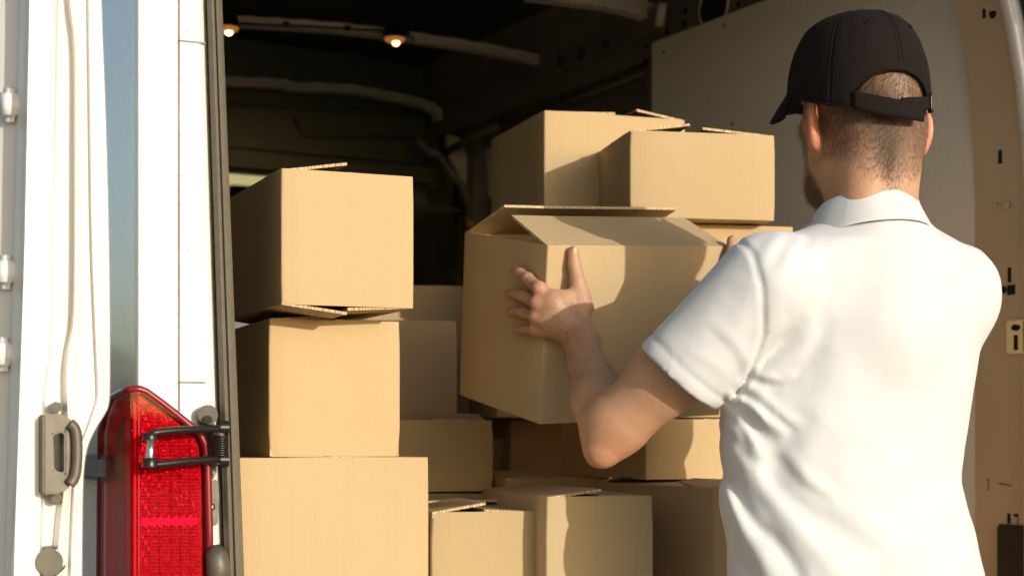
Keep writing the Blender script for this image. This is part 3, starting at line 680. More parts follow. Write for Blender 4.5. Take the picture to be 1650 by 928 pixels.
# ================================================================== the man
man = tag(empty('person', (at(1392, 700, 2.27).x, 2.27, 0)), 'man in a white polo shirt and black cap, seen from behind, holding up a box', 'person')
A3 = lambda v: np.array([v[0], v[1], v[2]], float)
def smin(a, b, k):
    h = np.clip(.5 + .5 * (b - a) / k, 0, 1); return b * (1 - h) + a * h - k * h * (1 - h)
def smax(a, b, k): return -smin(-a, -b, k)
def cone(p, a, b, ra, rb, fl=None):
    """tapered capsule; fl=(axis, factor) flattens across an axis"""
    a = A3(a); b = A3(b); ab = b - a; pa = p - a; t = np.clip(pa @ ab / (ab @ ab), 0, 1); d = pa - t[:, None] * ab
    if fl is not None:
        n_ = A3(fl[0]); c = d @ n_; d = d + np.outer(c * (fl[1] - 1), n_)
    return np.sqrt((d * d).sum(1)) - (ra + (rb - ra) * t)
def ell(p, c, ax, r):
    q = (p - A3(c)) @ np.array([A3(a) for a in ax]).T; r = np.array(r)
    k0 = np.sqrt(((q / r) ** 2).sum(1)); k1 = np.sqrt(((q / r ** 2) ** 2).sum(1)) + 1e-9
    return k0 * (k0 - 1) / k1
def mesh_sdf(fn, lo, hi, h, slack=1.35, B=12):
    lo = np.array(lo, float); nb = np.ceil((np.array(hi) - lo) / (h * B)).astype(int)
    I = np.stack(np.meshgrid(*[np.arange(n) for n in nb], indexing='ij'), -1).reshape(-1, 3)
    cen = lo + (I + .5) * B * h
    keep = np.abs(fn(cen)) < B * h * .87 * slack + .012
    I = I[keep]; l = np.arange(-1, B + 1)
    L = np.stack(np.meshgrid(l, l, l, indexing='ij'), -1); n = B + 2
    N = nb * B + 4; ID = lambda g: ((g[..., 0] + 2) * N[1] + (g[..., 1] + 2)) * N[2] + (g[..., 2] + 2)
    ids, pos, quads = [], [], []
    C_ = np.array([[i, j, k_] for i in (0, 1) for j in (0, 1) for k_ in (0, 1)])
    E_ = [(a, b) for a in range(8) for b in range(a + 1, 8) if abs(C_[a] - C_[b]).sum() == 1]
    for s in range(0, len(I), 120):
        G = I[s:s + 120, None, None, None, :] * B + L; val = fn((lo + G * h).reshape(-1, 3)).reshape(G.shape[:4])
        sg = val < 0
        cv = np.stack([val[:, c[0]:n - 1 + c[0], c[1]:n - 1 + c[1], c[2]:n - 1 + c[2]] for c in C_], -1)   # cells -1..B-1
        cs = cv < 0; act = cs.any(-1) & ~cs.all(-1)
        own = act.copy(); own[:, 0] = False; own[:, :, 0] = False; own[:, :, :, 0] = False
        q = np.nonzero(own); v = cv[q]; acc = np.zeros((len(v), 3)); cnt = np.zeros(len(v))
        for a, b in E_:
            m = (v[:, a] < 0) != (v[:, b] < 0); t = v[m, a] / (v[m, a] - v[m, b])
            acc[m] += C_[a] + t[:, None] * (C_[b] - C_[a]); cnt[m] += 1
        g = G[q[0], q[1], q[2], q[3]]; ids.append(ID(g)); pos.append(lo + (g + acc / cnt[:, None]) * h)
        for ax in range(3):
            e = np.zeros(3, int); e[ax] = 1; o1, o2 = [k_ for k_ in range(3) if k_ != ax]
            sl0 = tuple([slice(None)] + [slice(1, n - 1)] * 3); 
            sh = [slice(1, n - 1)] * 3; sh[ax] = slice(2, n)
            a_ = sg[sl0]; b_ = sg[tuple([slice(None)] + sh)]; q = np.nonzero(a_ != b_)
            g = G[sl0][q]; flip = a_[q]
            u1 = np.zeros(3, int); u1[o1] = 1; u2 = np.zeros(3, int); u2[o2] = 1
            qd = np.stack([ID(g), ID(g - u1), ID(g - u1 - u2), ID(g - u2)], -1)
            if ax == 1: flip = ~flip
            qd[flip] = qd[flip][:, ::-1]; quads.append(qd)
    ids = np.concatenate(ids); pos = np.concatenate(pos); quads = np.concatenate(quads)
    o = np.argsort(ids); ids = ids[o]; pos = pos[o]
    ix = np.searchsorted(ids, quads); ix = np.clip(ix, 0, len(ids) - 1); ok = (ids[ix] == quads).all(1)
    return pos, ix[ok][:, ::-1]
def np_mesh(name, pos, quads, mat, parent, relax=1):
    me = bpy.data.meshes.new(name); me.vertices.add(len(pos)); me.loops.add(quads.size); me.polygons.add(len(quads))
    for _ in range(relax):
        acc = np.zeros_like(pos); cnt = np.zeros(len(pos))
        for a in range(4):
            np.add.at(acc, quads[:, a], pos[quads[:, (a + 1) % 4]]); np.add.at(cnt, quads[:, a], 1)
        m = cnt > 0; pos = pos.copy(); pos[m] = pos[m] * .5 + .5 * acc[m] / cnt[m][:, None]
    me.vertices.foreach_set('co', pos.ravel()); me.loops.foreach_set('vertex_index', quads.ravel().astype(np.int32))
    me.polygons.foreach_set('loop_start', np.arange(0, quads.size, 4, dtype=np.int32)); me.update(calc_edges=True); me.validate(); me.shade_smooth()
    me.materials.append(mat); o = bpy.data.objects.new(name, me); sc.collection.objects.link(o); settle(o, parent); return o, pos
Z3 = Vector((0, 0, 1))
hy = R_(22); HF = Vector((-math.sin(hy), math.cos(hy), 0)); HR = Vector((math.cos(hy), math.sin(hy), 0))
by = R_(27); BF = Vector((-math.sin(by), math.cos(by), 0)); BR = Vector((math.cos(by), math.sin(by), 0))
HC = at(1390, 168, 2.27)
def H(r, f, z): return HC + HR * r + HF * f + Z3 * z
NB = at(1394, 352, 2.27)
SL, SR = at(1236, 452, 2.18), at(1534, 470, 2.34)
EL = at(982, 696, 2.27); ER = Vector((.52, 2.50, CZ + .0)); WL = hb(.036, -.042, .146); WRt = hb(.290, -.045, .150)
def hand(p, X, thumb, wr, dk=0):
    """X maps box-frame coordinates; fingers lie along the side of the box"""
    K = [((-.0125, -.004, .212), (-.014, .033, .224), (-.0135, .060, .230), (-.0115, .080, .232), .0093),
         ((-.017, -.007, .190), (-.0155, .040, .196), (-.0140, .071, .197), (-.0120, .097, .194), .0095),
         ((-.017, -.006, .169), (-.015, .040, .170), (-.0135, .068, .169), (-.0115, .091, .166), .0090),
         ((-.014, -.001, .149), (-.013, .028, .145), (-.0125, .050, .142), (-.0105, .071, .139), .0073)]
    d = None
    for k0, k1, k2, k3, r in K:
        k0, k1, k2, k3 = [X(*q) for q in (k0, k1, k2, k3)]
        f_ = cone(p, k0, k1, r * 1.05, r); f_ = smin(f_, ell(p, k1, (Vector((1, 0, 0)), Vector((0, 1, 0)), Z3), (r * 1.04,) * 3), .003)
        f_ = smin(f_, cone(p, k1, k2, r, r * .93), .003); f_ = smin(f_, cone(p, k2, k3, r * .95, r * .88), .003)
        mc = cone(p, wr + (k0 - wr) * .12, k0, .0150, .0105); mc = smin(mc, cone(p, k0, k0 + (k0 - wr) * .02, .0108, .0105), .004)
        f_ = smin(f_, mc, .006); d = f_ if d is None else smin(d, f_, .0045)
    t0, t1, t2, t3 = [X(*q) for q in thumb]
    th = smin(cone(p, t0, t1, .0165, .0118), cone(p, t1, t2, .0112, .0100), .006); th = smin(th, cone(p, t2, t3, .0100, .0084), .004)
    web = cone(p, (t0 + t1) / 2, X(.004, -.022, .200), .012, .010)
    d = smin(d, smin(th, web, .008), .008)
    palm = smin(cone(p, wr, X(.006, -.020, .186), .023, .023), cone(p, X(.030, -.032, .165), X(.0, -.018, .165), .021, .018), .01)
    d = smin(d, palm, .014)
    for k0, k1, k2, k3, r in K:                       # tendons on the back of the hand
        k0 = X(*k0); o_ = (X(0, -.05, 0) - X(0, 0, 0)).normalized() * .0115
        d = smin(d, cone(p, wr + (k0 - wr) * .35 + o_, k0 + o_ * .35, .0022, .0030), .005)
    return d
XL = lambda x, y, z: hb(x, y, z); XR = lambda x, y, z: hb(HB[0] - x, y, z)
THL = ((.050, -.032, .185), (.0440, -.0215, .224), (.0410, -.0130, .250), (.0400, -.0095, .270))
THR = ((.030, -.034, .195), (.016, -.024, .238), (.008, -.014, .266), (.004, -.006, .288))
def near(fn, c, R):
    c = A3(c)
    def g(p):
        dd = np.sqrt(((p - c) ** 2).sum(1)); out = dd - R + .03; m = dd < R + .05
        if m.any(): out[m] = fn(p[m])
        return out
    return g
def sd_head(p):
    AX = (HR, HF, Z3)
    d = ell(p, H(0, -.004, .004), AX, (.0775, .099, .108))
    d = smin(d, ell(p, H(0, .022, -.062), AX, (.063, .074, .062)), .03)
    d = smin(d, cone(p, H(-.024, .055, -.115), H(.024, .055, -.115), .026, .026), .03)
    for s in (-1, 1):
        d = smin(d, cone(p, H(s * .062, .000, -.072), H(s * .03, .055, -.112), .016, .018), .025)
        d = smin(d, cone(p, H(s * .045, .070, -.03), H(s * .058, .045, -.028), .012, .012), .015)
    d = smin(d, cone(p, H(0, -.020, -.06), NB - BF * .002, .0565, .0585), .028)
    d = smin(d, cone(p, H(-.035, -.050, -.05), H(-.028, -.04, -.14), .022, .026), .03); d = smin(d, cone(p, H(.035, -.050, -.05), H(.028, -.04, -.14), .022, .026), .03)
    d = smin(d, cone(p, H(0, .092, -.005), H(0, .112, -.045), .008, .013), .010)            # nose
    for s in (-1, 1):
        d = smin(d, ell(p, H(s * .013, .100, -.050), AX, (.008, .009, .007)), .005)
        d = smax(d, -ell(p, H(s * .031, .099, -.002), AX, (.016, .012, .010)), .008)         # eye sockets
        d = smin(d, ell(p, H(s * .031, .086, -.003), AX, (.012, .010, .009)), .003)
        d = smin(d, cone(p, H(s * .014, .095, .016), H(s * .045, .082, .016), .006, .005), .008)
    d = smin(d, cone(p, H(-.020, .088, -.076), H(.020, .088, -.076), .006, .006), .006)      # lips
    d = smin(d, cone(p, H(-.016, .088, -.087), H(.016, .088, -.087), .007, .007), .005)
    for s in (-1, 1):                                                                       # ears
        rax = (HR * s * .80 + HF * .60).normalized(); zax = (Z3 + HF * -.12).normalized()
        c = H(s * (.0865 if s < 0 else .0925), -.006, -.034); fa = rax.cross(zax)
        e = ell(p, c, (rax, fa, zax), (.0085, .0195, .034))
        e = smin(e, ell(p, c - Z3 * .022 + rax * -.003, (rax, fa, zax), (.0075, .012, .016)), .006)
        e = smax(e, -ell(p, c + rax * .0085, (rax, fa, zax), (.0075, .0125, .022)), .004)
        d = smin(d, e, .006)
    return d
def sd_armL(p):
    nz_ = (SL - EL).cross(WL - EL).normalized()
    d = cone(p, SL, EL + (SL - EL) * .10, .050, .0445); d = smin(d, cone(p, SL + (EL - SL) * .45, SL + (EL - SL) * .62, .047, .046), .03)
    d = smin(d, cone(p, EL + (WL - EL) * .02, EL + (WL - EL) * .32, .0385, .0395), .028)
    d = smin(d, cone(p, EL + (WL - EL) * .3, WL, .0375, .0245, (nz_, 1.12)), .02)
    d = smin(d, cone(p, at(968, 729, 2.262), EL, .022, .034), .026)
    d = smin(d, cone(p, WL + (EL - WL) * .10 + HR * .008, WL, .0225, .024), .012)
    return d
def sd_armR(p):
    d = cone(p, SR, ER, .054, .043); d = smin(d, cone(p, ER, ER + (WRt - ER) * .35, .041, .040), .025); return smin(d, cone(p, ER + (WRt - ER) * .3, WRt, .039, .0245), .02)
hl = near(lambda p: hand(p, XL, THL, WL), hb(.02, .02, .19), .15); hr_ = near(lambda p: hand(p, XR, THR, WRt), hb(.32, .02, .19), .15)
hd = near(sd_head, HC - Z3 * .05, .24)
def sd_body(p):
    d = smin(hd(p), smin(cone(p, NB - Z3 * .085, SL - Z3 * .015, .05, .045), cone(p, NB - Z3 * .085, SR - Z3 * .015, .05, .045), .02), .03)
    tc = at(1388, 560, 2.28); d = smin(d, cone(p, at(1388, 580, 2.32), at(1380, 900, 2.32), .085, .085, (BR, .8)), .05)
    d = smin(d, smin(sd_armL(p), hl(p), .010), .02); return smin(d, smin(sd_armR(p), hr_(p), .010), .02)
bpos, bq = mesh_sdf(sd_body, (-.10, 2.02, .92), (.80, 2.78, 1.92), .0026)
# skin, stubble, beard and forearm tint by regions of the body itself
k = M_('skin', (.50, .27, .165), .50); k.b.inputs['Subsurface Weight'].default_value = .07; k.b.inputs['Subsurface Radius'].default_value = (.010, .004, .002); k.b.inputs['Subsurface Scale'].default_value = .6
at_ = k.n.new('ShaderNodeAttribute'); at_.attribute_name = 'hair_mask'; n = k.noise(70, 5, .7); n2 = k.noise(14, 3, .6); n3 = k.noise(900, 2, .7)
at2 = k.n.new('ShaderNodeAttribute'); at2.attribute_name = 'redness'
c = k.mix((.44, .23, .13), (.53, .31, .19), n2); c = k.mix(c, (.55, .17, .09), k.math('MULTIPLY', at2.outputs['Fac'], .75)); c = k.mix(c, (.30, .13, .07), k.ramp(n, (.60, (0, 0, 0)), (.8, (.55, .55, .55))))
c = k.mix(c, (.075, .042, .022), k.math('MULTIPLY', at_.outputs['Fac'], k.math('ADD', .62, k.math('MULTIPLY', n3, .5)))); k.color(c); k.bump(n3, .35, .0008); k.bump(n, .35, .0025)
body, bpos = np_mesh('body', bpos, bq, k.m, man)
q = bpos - A3(HC); r_ = q @ A3(HR); f_ = q @ A3(HF); z_ = q[:, 2]; ss = lambda a, b, x: (lambda t: t * t * (3 - 2 * t))(np.clip((x - a) / (b - a), 0, 1))
isH = (np.abs(r_) < .1) & (np.abs(f_) < .13) & (z_ > -.20)
notear = 1 - ss(.0745, .080, np.abs(r_)) * (z_ > -.085)
line = -.118 + .035 * ss(.03, .07, np.abs(r_))
scalp = ss(-.012, .012, line * 0 + (z_ - line) * 1.0) * ss(.030, .004, f_ + 0 * z_) * notear * ss(-.135, -.02, z_) ** .6
pxv = CX + F * bpos[:, 0] / bpos[:, 1]
cx_r = -.030 - .0 * z_; dark = np.exp(-(((r_ + .018) - (z_ + .07) * -.35) / .017) ** 2) * ss(-.155, -.09, z_) * ss(.02, -.03, z_) * (f_ < -.02)
edge_ = ss(.052, .066, r_) * ss(-.16, -.10, z_) * (f_ < 0) * .5
scalp_m = np.clip(scalp * .66 + dark * .55 + edge_ * notear, 0, 1)
beard = ss(.018, .034, f_ - .25 * (z_ + .10)) * ss(-.012, -.035, z_) * ss(-.20, -.165, z_) * ss(.112, .085, f_) * notear
hm = np.where(isH, np.clip(scalp_m + beard * .95, 0, 1), 0)
WLn, ELn = A3(WL), A3(EL); t_ = ((bpos - ELn) @ (WLn - ELn)) / ((WLn - ELn) @ (WLn - ELn)); dl = np.linalg.norm(bpos - ELn - np.clip(t_, 0, 1)[:, None] * (WLn - ELn), axis=1)
fore = (dl < .07) * ss(.12, .35, t_) * ss(1.25, .95, t_)
hm = np.clip(hm + fore * .06, 0, 1)
me = body.data; a = me.attributes.new('hair_mask', 'FLOAT', 'POINT'); a.data.foreach_set('value', hm.astype(np.float32))
red = np.where(isH, ss(.074, .086, np.abs(r_)) * (z_ > -.09) * .9 + ss(.05, .07, -r_) * ss(-.11, -.04, z_) * .5, 0)
tips = np.zeros(len(bpos))
for q3 in ((-.0095, .078, .232), (-.0095, .095, .194), (-.0095, .090, .166), (-.009, .069, .139), (.040, -.0095, .270), (-.015, -.004, .213), (-.017, -.007, .190), (-.017, -.006, .169), (-.014, 0, .149)):
    tips = np.maximum(tips, np.exp(-(np.linalg.norm(bpos - A3(hb(*q3)), axis=1) / .013) ** 2))
elb = np.exp(-(np.linalg.norm(bpos - A3(at(975, 735, 2.25)), axis=1) / .04) ** 2)
a = me.attributes.new('redness', 'FLOAT', 'POINT'); a.data.foreach_set('value', np.clip(red + tips * .7 + elb * .4, 0, 1).astype(np.float32))
nor = np.zeros(len(bpos) * 3); me.vertices.foreach_get('normal', nor); nor = nor.reshape(-1, 3)
wc = A3(Vector(body.matrix_world.translation)) * 0
def strands(name, prob, count, L, wd, flow, mat, lift=.35):
    pr = prob / prob.sum(); ix = rng.choice(len(bpos), count, p=pr); v = np.zeros((count * 3, 3)); base = bpos[ix] + rng.normal(size=(count, 3)) * .0008
    nn = nor[ix]; fl = flow(base) + rng.normal(size=(count, 3)) * .35; fl -= nn * (fl * nn).sum(1)[:, None]; fl /= np.linalg.norm(fl, axis=1)[:, None] + 1e-9
    dr = fl * (1 - lift) + nn * lift; dr /= np.linalg.norm(dr, axis=1)[:, None]; sd_ = np.cross(dr, nn); sd_ /= np.linalg.norm(sd_, axis=1)[:, None] + 1e-9
    ln = L * (.6 + .8 * rng.random(count))[:, None]
    v[0::3] = base - sd_ * wd; v[1::3] = base + sd_ * wd; v[2::3] = base + dr * ln
    me_ = bpy.data.meshes.new(name); me_.from_pydata(v.tolist(), [], np.arange(count * 3).reshape(-1, 3).tolist()); me_.materials.append(mat)
    o = bpy.data.objects.new(name, me_); sc.collection.objects.link(o); settle(o, man); return tag(o, kind='stuff')
HAIRM = plain('brown_hair', (.10, .058, .032), .5, var=.4)
strands('short_hair', np.where(isH, (scalp_m ** 1.1) * 1.0, 0) + 1e-12, 38000, .0062, .00016, lambda b: np.tile([0, -.1, -1.0], (len(b), 1)) + np.outer(np.sign((b - A3(HC)) @ A3(HR)), A3(HR)) * .35, HAIRM, .32)
strands('beard', np.where(isH, beard, 0) ** 1.2 + 1e-12, 5000, .009, .00028, lambda b: np.tile([0, 0, -1.0], (len(b), 1)) + A3(HF) * .3, HAIRM, .35)
strands('arm_hair', fore.astype(float) + 1e-12, 3000, .009, .00013, lambda b: np.tile([-.6, 0.3, -.2], (len(b), 1)), HAIRM, .25)
# nails of the gripping hand
NAIL = M_('nail', (.60, .36, .27), .25, coat=.3).m
def nail(c, along, out, wd, ln):
    side = along.cross(out).normalized(); vv = []
    for j in range(6):
        for i in range(7):
            u_ = (i / 6 - .5) * 2; t_n = j / 5; hw_ = wd * (1 - .25 * (1 - t_n) ** 3 - .35 * t_n ** 6)
            vv.append(c + side * u_ * hw_ + along * ln * (t_n - .5) + out * (-.0028 * u_ * u_ + .0004))
    o = mesh_obj('nail', vv, [[j * 7 + i, j * 7 + i + 1, j * 7 + i + 8, j * 7 + i + 7] for j in range(5) for i in range(6)], NAIL, man, smooth=True)
    m_ = o.modifiers.new('solid', 'SOLIDIFY'); m_.thickness = .0006
dX = rot @ Vector((1, 0, 0)); dY = rot @ Vector((0, 1, 0)); dZ = rot @ Vector((0, 0, 1))
t2_, t3_ = hb(*THL[2]), hb(*THL[3]); nail(t3_ - dY * .0082 + dZ * .001, (t3_ - t2_).normalized(), -dY, .0058, .012)
for p2_, p3_, r_n in (((-.0135, .060, .230), (-.0115, .080, .232), .0076), ((-.0140, .071, .197), (-.0120, .097, .194), .0078), ((-.0135, .068, .169), (-.0115, .091, .166), .0073), ((-.0125, .050, .142), (-.0105, .071, .139), .0064)):
    a_n = (hb(*p3_) - hb(*p2_)).normalized(); nail(hb(*p3_) - dX * r_n + a_n * .0005, a_n, -dX, .0046, .010)
# ---------------- polo shirt
TOR = [(330, 1330, 1460, .07), (372, 1290, 1500, .10), (400, 1232, 1560, .118), (450, 1205, 1588, .128), (520, 1192, 1592, .132), (600, 1172, 1584, .130), (650, 1160, 1576, .126), (720, 1158, 1563, .122), (780, 1159, 1560, .120), (850, 1161, 1580, .122), (928, 1164, 1602, .126), (1100, 1165, 1618, .130)]
YT = 2.30
tz = np.array([CZ + (CY - t[0]) / F * YT for t in TOR])[::-1]
hp = np.array([(t[2] - t[1]) / 2 / F * YT for t in TOR])[::-1]; tb = np.array([t[3] for t in TOR])[::-1]
ta = np.sqrt(np.maximum(hp ** 2 - (tb * math.sin(by)) ** 2, .002)) / math.cos(by)
txc = np.array([((t[2] + t[1]) / 2 - CX) / F * YT for t in TOR])[::-1]
def sd_torso(p):
    a = np.interp(p[:, 2], tz, ta); b = np.interp(p[:, 2], tz, tb); xc = np.interp(p[:, 2], tz, txc)
    q = np.stack([p[:, 0] - xc, p[:, 1] - YT], 1); r = (q @ np.array([BR.x, BR.y])) / a; f_ = (q @ np.array([BF.x, BF.y])) / b
    k_ = np.sqrt(r * r + f_ * f_); d = (k_ - 1) * np.minimum(a, b) * .9
    return smax(d, np.maximum(p[:, 2] - (CZ + .318), tz[0] - p[:, 2]), .03)
HEML = at(1092, 608, 2.215); axL = A3((HEML - SL).normalized()); SRE = SR + (ER - SR) * .55; axR = A3((SRE - SR).normalized())
FOLDS = [  # (points in the photograph, height, width, sink beside it)
 ([(1166, 640), (1192, 720), (1232, 785), (1290, 860), (1350, 935)], .0085, .017, 1),
 ([(1310, 668), (1268, 715), (1248, 760), (1268, 800), (1340, 845), (1400, 900), (1440, 950)], -.0085, .020, 0),
 ([(1330, 640), (1300, 720), (1300, 790), (1360, 830), (1450, 880), (1520, 900)], .0050, .020, 0),
 ([(1172, 640), (1222, 668), (1268, 700)], .0060, .011, 1), ([(1165, 665), (1200, 700), (1235, 745)], .0045, .009, 1),
 ([(1164, 700), (1176, 800), (1215, 880), (1262, 960)], .0080, .015, 1), ([(1205, 640), (1180, 720), (1190, 850), (1200, 940)], .003, .012, 0),
 ([(1205, 618), (1250, 588), (1290, 555), (1310, 500)], .0050, .013, 1), ([(1190, 600), (1225, 560), (1262, 515)], .0040, .010, 1), ([(1160, 560), (1195, 500), (1215, 450)], .0020, .016, 1),
 ([(1110, 540), (1150, 480), (1180, 440)], .0022, .018, 0), ([(1230, 430), (1240, 480), (1232, 540)], .003, .013, 1),
 ([(1288, 388), (1262, 418), (1246, 455)], .0035, .009, 1), ([(1325, 385), (1300, 415), (1290, 450)], .0028, .009, 1), ([(1255, 385), (1232, 405), (1220, 430)], .003, .009, 1), ([(1355, 372), (1338, 400), (1330, 430)], .0016, .010, 0),
 ([(1590, 590), (1560, 680), (1500, 740), (1440, 770)], .0030, .020, 0), ([(1563, 760), (1545, 830), (1490, 880), (1420, 930)], .0065, .017, 1), ([(1340, 765), (1400, 785), (1445, 775)], .0030, .013, 0),
 ([(1360, 800), (1420, 840), (1440, 890)], .003, .014, 0), ([(1560, 395), (1590, 440), (1596, 500), (1588, 570)], .003, .010, 1), ([(1230, 640), (1260, 640), (1300, 610), (1330, 560)], -.004, .018, 0),
 ([(1560, 720), (1590, 830), (1600, 930)], .004, .014, 1), ([(1168, 630), (1210, 650), (1238, 690)], .0045, .0065, 1), ([(1172, 655), (1198, 680), (1222, 720)], .004, .006, 1), ([(1180, 618), (1215, 628), (1262, 668), (1292, 690)], .004, .007, 1), ([(1215, 600), (1255, 612), (1285, 600)], .0035, .006, 1), ([(1262, 720), (1300, 770), (1350, 800)], .004, .009, 1), ([(1240, 830), (1290, 900), (1310, 940)], .004, .010, 1), ([(1190, 740), (1215, 810), (1250, 860)], .004, .009, 1), ([(1140, 520), (1185, 560), (1210, 600)], .0025, .008, 1), ([(1100, 560), (1150, 590), (1175, 610)], .002, .008, 0), ([(1480, 860), (1530, 840), (1565, 800)], .003, .008, 1), ([(1400, 700), (1440, 740), (1500, 755)], .0018, .009, 1), ([(1460, 700), (1500, 790), (1470, 860)], -.003, .022, 0)]
FL_ = [([((x - CX) / F * 2.17, CZ + (CY - y) / F * 2.17) for x, y in pts], h_, w_, s_) for pts, h_, w_, s_ in FOLDS]
SEAM = [((x - CX) / F * 2.15, CZ + (CY - y) / F * 2.15) for x, y in ((1188, 380), (1208, 410), (1222, 470), (1228, 540), (1212, 605), (1190, 640))]
def pl_dist(x, z, pts):
    best = np.full(len(x), 9.); sgn = np.zeros(len(x)); tt = np.zeros(len(x)); n_ = len(pts) - 1
    for i in range(n_):
        ax_, az_ = pts[i]; bx_, bz_ = pts[i + 1]; dx, dz = bx_ - ax_, bz_ - az_
        t = np.clip(((x - ax_) * dx + (z - az_) * dz) / (dx * dx + dz * dz), 0, 1); ex = x - ax_ - t * dx; ez = z - az_ - t * dz
        d = np.hypot(ex, ez); m = d < best; best = np.where(m, d, best); sgn = np.where(m, np.sign(ex * dz - ez * dx), sgn); tt = np.where(m, (i + t) / n_, tt)
    return best, sgn, tt
def sm_pts(pts):
    return [(v.x, v.y) for v in smooth_line([(a_, b_, 0) for a_, b_ in pts], 4)]
FL_ = [(sm_pts(p_), h_, w_, s_) for p_, h_, w_, s_ in FL_]
def disp(p):
    x, z, y = p[:, 0], p[:, 2], p[:, 1]; o = np.zeros(len(p)); back = ss(2.38, 2.30, y)
    for pts, h_, w_, s_ in FL_:
        xs = [a_ for a_, _ in pts]; zs_ = [b_ for _, b_ in pts]
        m = (x > min(xs) - 4 * w_) & (x < max(xs) + 4 * w_) & (z > min(zs_) - 4 * w_) & (z < max(zs_) + 4 * w_) & (back > 0)
        if not m.any(): continue
        d, sg, t = pl_dist(x[m], z[m], pts); ta_ = np.clip(np.minimum(t, 1 - t) * 4, 0, 1) ** .7
        g = np.exp(-(d / w_) ** 2)
        if s_: g = g - .75 * np.exp(-((d * sg - 1.5 * w_) / (.9 * w_)) ** 2)
        o[m] += .62 * h_ * g * ta_ * back[m]
    d, _, _ = pl_dist(x, z, SEAM); o -= .0030 * np.exp(-(d / .0042) ** 2) * back; o += .0009 * np.exp(-((d - .007) / .004) ** 2) * back
    o += .0012 * np.sin(x * 31 + z * 17 + 1) * np.sin(z * 23 - x * 11 + y * 9) + .0008 * np.sin(x * 63 - z * 41 + 2 * np.sin(z * 19)) * np.sin(y * 37 + z * 29)
    return o
def sd_shirt(p):
    d = sd_torso(p)
    d = smin(d, cone(p, NB - Z3 * .055, SL - Z3 * .006, .062, .057), .03); d = smin(d, cone(p, NB - Z3 * .055, SR - Z3 * .004, .064, .059), .035); d = smin(d, cone(p, NB - Z3 * .045 - BF * .02, NB - Z3 * .16 - BF * .03, .062, .085), .03)
    sl = cone(p, SL, HEML, .0665, .0655); tl = (p - A3(HEML)) @ axL
    sl = sl + .0022 * np.exp(-((tl + .021) / .0032) ** 2)
    sl = smax(sl, tl, .0015); inn = np.maximum(cone(p, SL, HEML + Vector(axL) * .05, .0575, .0575), -(tl + .010)); sl = smax(sl, -inn, .002)
    sr = cone(p, SR, SRE, .062, .066); tr = (p - A3(SRE)) @ axR; sr = smax(sr, tr, .006)
    d = smin(d, sr, .03); d = smin(d, sl, .022)
    return d - disp(p)
sp, sq = mesh_sdf(sd_shirt, (.10, 2.02, tz[0] - .03), (.82, 2.62, 1.64), .0034)
k = M_('white_pique', (.60, .61, .62), .85); k.b.inputs['Sheen Weight'].default_value = .15
wv = k.noise(1400, 2, .6); n = k.noise(22, 4, .6); k.color(k.mix((.57, .58, .59), (.63, .64, .65), k.noise(300, 3, .7))); k.bump(wv, .25, .0005); k.bump(n, .18, .003)
rg = k.noise(9, 2, .4, (1.2, 1, .7)); rg = k.math('POWER', k.math('SUBTRACT', 1.0, k.math('ABSOLUTE', k.math('SUBTRACT', k.math('MULTIPLY', rg, 2.0), 1.0))), 3.0); k.bump(rg, .22, .004); SHIRT = k.m
shirt, _ = np_mesh('polo_shirt', sp, sq, SHIRT, man, 2)
# collar: standing band folded over, its lower edge resting on the shoulders
rows = []
for rr, zo, dz in ((.060, .270, .0), (.0615, .318, -.010), (.0635, .3355, -.014), (.066, .3385, -.015), (.0695, .3365, -.014), (.074, .326, -.014), (.080, .312, -.016), (.0885, .2965, -.019), (.0915, .2905, -.020), (.0900, .2885, -.02), (.084, .293, -.018)):
    row = []
    for i in range(65):
        q = 2 * math.pi * i / 64; fwd = math.cos(q)
        wob = .0012 * math.sin(3 * q + rr * 300) + .0008 * math.sin(7 * q)
        row.append(Vector((NB.x, NB.y, CZ + zo)) - BF * .002 + BR * math.sin(q) * (rr + wob) * 1.03 + BF * fwd * (rr + wob) * .98 + Z3 * (dz * (fwd + .9) * 1.1))
    rows.append(row)
part_m = lambda name, vf, mat, parent=man, **kw: mesh_obj(name, vf[0], vf[1], mat, parent, **kw)
col_ = part_m('collar', grid(rows), SHIRT, smooth=True)
md = col_.modifiers.new('solid', 'SOLIDIFY'); md.thickness = .0016; md = col_.modifiers.new('sub', 'SUBSURF'); md.levels = 1; md.render_levels = 1
# ---------------- trousers and shoes (below the frame)
zt_ = tz[0] + .03
def sd_tr(p):
    hc = Vector((txc[0], YT, zt_)); d = ell(p, hc - Z3 * .05, (BR, BF, Z3), (.175, .125, .16))
    for s in (-1, 1):
        hip = hc + BR * .085 * s - Z3 * .06; kn = hc + BR * .10 * s + BF * .02; kn.z = .50; an = hc + BR * .11 * s - BF * .01; an.z = .09
        d = smin(d, smin(cone(p, hip, kn, .098, .072), cone(p, kn, an, .072, .058), .02), .03)
    return smax(d, p[:, 2] - zt_ - .02, .01) + .002 * np.sin(p[:, 2] * 60 + p[:, 0] * 30)
tp, tq = mesh_sdf(sd_tr, (.20, 2.05, .03), (.80, 2.55, zt_ + .06), .009)
np_mesh('trousers', tp, tq, plain('dark_trousers', (.035, .037, .045), .8), man)
def sd_sh(p):
    d = None
    for s in (-1, 1):
        b0 = Vector((txc[0], YT, .045)) + BR * .11 * s; e = smin(cone(p, b0 - BF * .05, b0 + BF * .16, .045, .038), cone(p, b0 + Z3 * .05, b0 - BF * .02, .045, .045), .03); d = e if d is None else np.minimum(d, e)
    return smax(d, -(p[:, 2] - .004), .006)
tp, tq = mesh_sdf(sd_sh, (.20, 2.05, -.02), (.80, 2.60, .20), .008)
np_mesh('shoes', tp, tq, plain('dark_shoe', (.03, .028, .026), .5), man)
